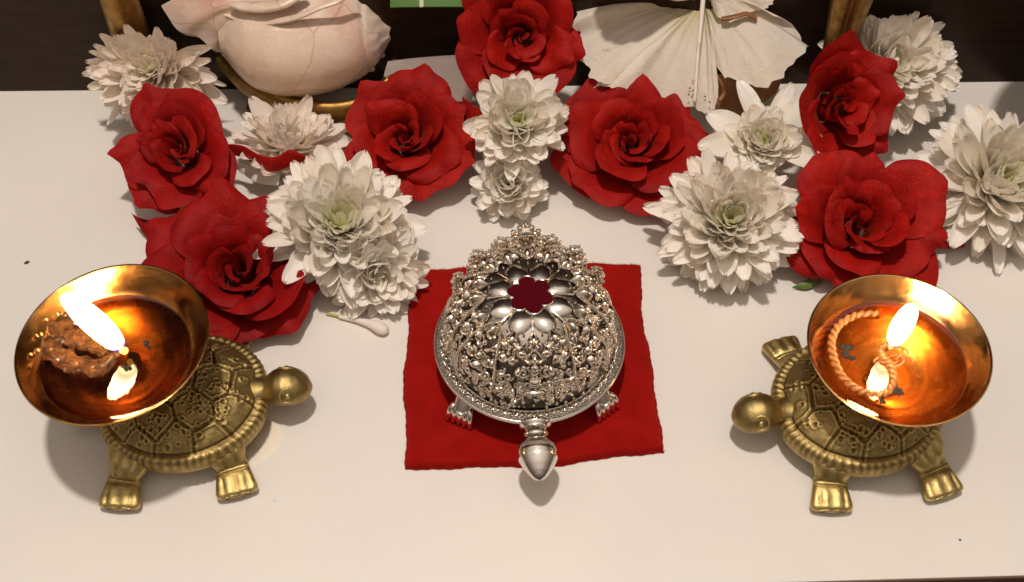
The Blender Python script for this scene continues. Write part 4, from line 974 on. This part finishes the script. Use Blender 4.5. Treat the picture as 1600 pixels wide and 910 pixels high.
sheet('loose_petal', 'broad white petal lying against the dark panel behind the red roses', 'petal',
      ([GY(596, 150, 10.3), GY(600, 118, 10.6), GY(606, 96, 10.8)], [GY(738, 160, 10.3), GY(736, 118, 10.6), GY(722, 86, 10.8)]), m_mum2, .05, .03, 3)
sheet('loose_petal', 'wavy red petal lying across the side-on white chrysanthemum', 'petal',
      ([G(352, 226, 2.3), G(380, 228, 2.5), G(405, 242, 2.4), G(432, 246, 2.5), G(455, 234, 2.8), G(484, 250, 2.4)], [G(354, 240, 2.0), G(380, 246, 2.0), G(405, 262, 1.9), G(430, 268, 1.9), G(455, 260, 2.1), G(482, 254, 2.2)]), m_rose[0], .04, .10, 5)
sheet('loose_petal', 'dark red petal tip overlapping the middle white flower', 'petal',
      ([G(722, 150, 2.3), G(745, 168, 2.6), G(765, 172, 2.7), G(783, 195, 2.5)], [G(722, 205, 1.7), G(745, 208, 2.3), G(765, 215, 2.5), G(783, 212, 2.4)]), m_rose[1], .04, .08, 6)
sheet('loose_petal', 'pale cream petal under the wavy red petal', 'petal',
      ([G(362, 252, 1.2), G(400, 262, 1.3), G(440, 270, 1.4)], [G(368, 262, 1.0), G(400, 285, 1.0), G(435, 290, 1.1)]), m_mum, .03, .06, 7)
sheet('loose_petal', 'small dark pointed red petal at the outer left of the big dark-hearted rose', 'petal',
      ([G(206, 334, .9), G(222, 342, .8), G(245, 345, .7)], [G(207, 336, .9), G(222, 362, .4), G(235, 378, .2)]), m_rose[1], .03, .05, 8)
sheet('loose_petal', 'narrow red petal poking out to the right of the rose by the right lamp', 'petal',
      ([G(1462, 374, .6), G(1485, 368, .6), G(1502, 370, .5)], [G(1462, 386, .5), G(1485, 388, .4), G(1508, 386, .35)]), m_rose[0], .03, .03, 9)
sheet('sepal', 'dark green sepal lying below the rose by the right lamp', 'sepal',
      ([G(1240, 448, .25), G(1255, 440, .3), G(1272, 430, .4)], [G(1238, 450, .1), G(1262, 452, .15), G(1285, 440, .2)]), m_sepal, .03, .02, 10)
# jasmine bud on the table
bl_ = thing('jasmine_bud', 'single white bud with a thin green stalk lying on the table', 'bud', G(555, 505, 0))
def jb(u, v, z): return np.array(G(u, v, z)-bl_.location)
q = smooth_path([jb(530, 495, .12), jb(555, 500, .14), jb(578, 506, .2), jb(592, 512, .24), jb(606, 520, .20)], 40)
mb = MB(); mb.tube(q, np.interp(np.linspace(0, 1, 40), [0, .3, .6, .8, .93, 1], [.09, .13, .22, .27, .20, .03]), 16, flat=.8); mb.build('bud', m_mum2, bl_)
mb = MB(); mb.tube(smooth_path([jb(510, 491, .06), jb(522, 493, .09), jb(534, 496, .12)], 14), .055, 8); mb.build('stalk', m_stem, bl_)

# ================================================================ small marks on the table
def speck(u, v, r_, mat, name, label, cat, n=1, group=None, flat=.35):
    g = G(u, v); mb = MB()
    for k in range(n): mb.ball((rnd.gauss(0, r_*.4)*(n > 1), rnd.gauss(0, r_*.4)*(n > 1), r_*flat*.55), (r_, r_*rnd.uniform(.6, .9), r_*flat), 6, 9)
    return tag(mb.build(name, mat, None, loc=g), label, cat, group)
m_dirt = M('brown_crumb', Base_Color=(.07, .035, .015), Roughness=.8)
speck(42, 412, .09, m_dirt, 'crumb', 'tiny dark crumb on the table at the far left', 'crumb', 2)
speck(1500, 844, .05, m_dirt, 'crumb', 'faint speck on the table below the right lamp', 'crumb', 1)
speck(404, 674, .10, m_glasswater, 'water_drop', 'tiny upper bead of water on the wet patch by the left lamp', 'drop', 1, None, .7)
speck(401, 701, .12, m_glasswater, 'water_drop', 'larger lower bead of water on the wet patch by the left lamp', 'drop', 1, None, .7)
speck(429, 782, .06, m_glasswater, 'water_drop', 'lone bead of water on bare table right of the left lamp front foot', 'drop', 1, None, .7)
mb = MB(); a = np.linspace(0, 2*PI, 60, endpoint=False); rr = 1+.18*np.sin(a*2+1)+.1*np.sin(a*3); q = np.linspace(0, 1, 8)
mb.grid(np.stack([(q[:, None]*rr)*np.cos(a)*1.1, (q[:, None]*rr)*np.sin(a)*1.2, (.03*(1-q[:, None]**3)+.004)*np.ones(60)], 2), cv=True)
mo = oil_mat('spilt_oil', (0.97, 0.95, 0.90), 1.4)
tag(mb.build('oil_spill', mo, None, loc=G(385, 695, 0)), 'small clear oil spill on the table under the neck of the left lamp', 'spill')
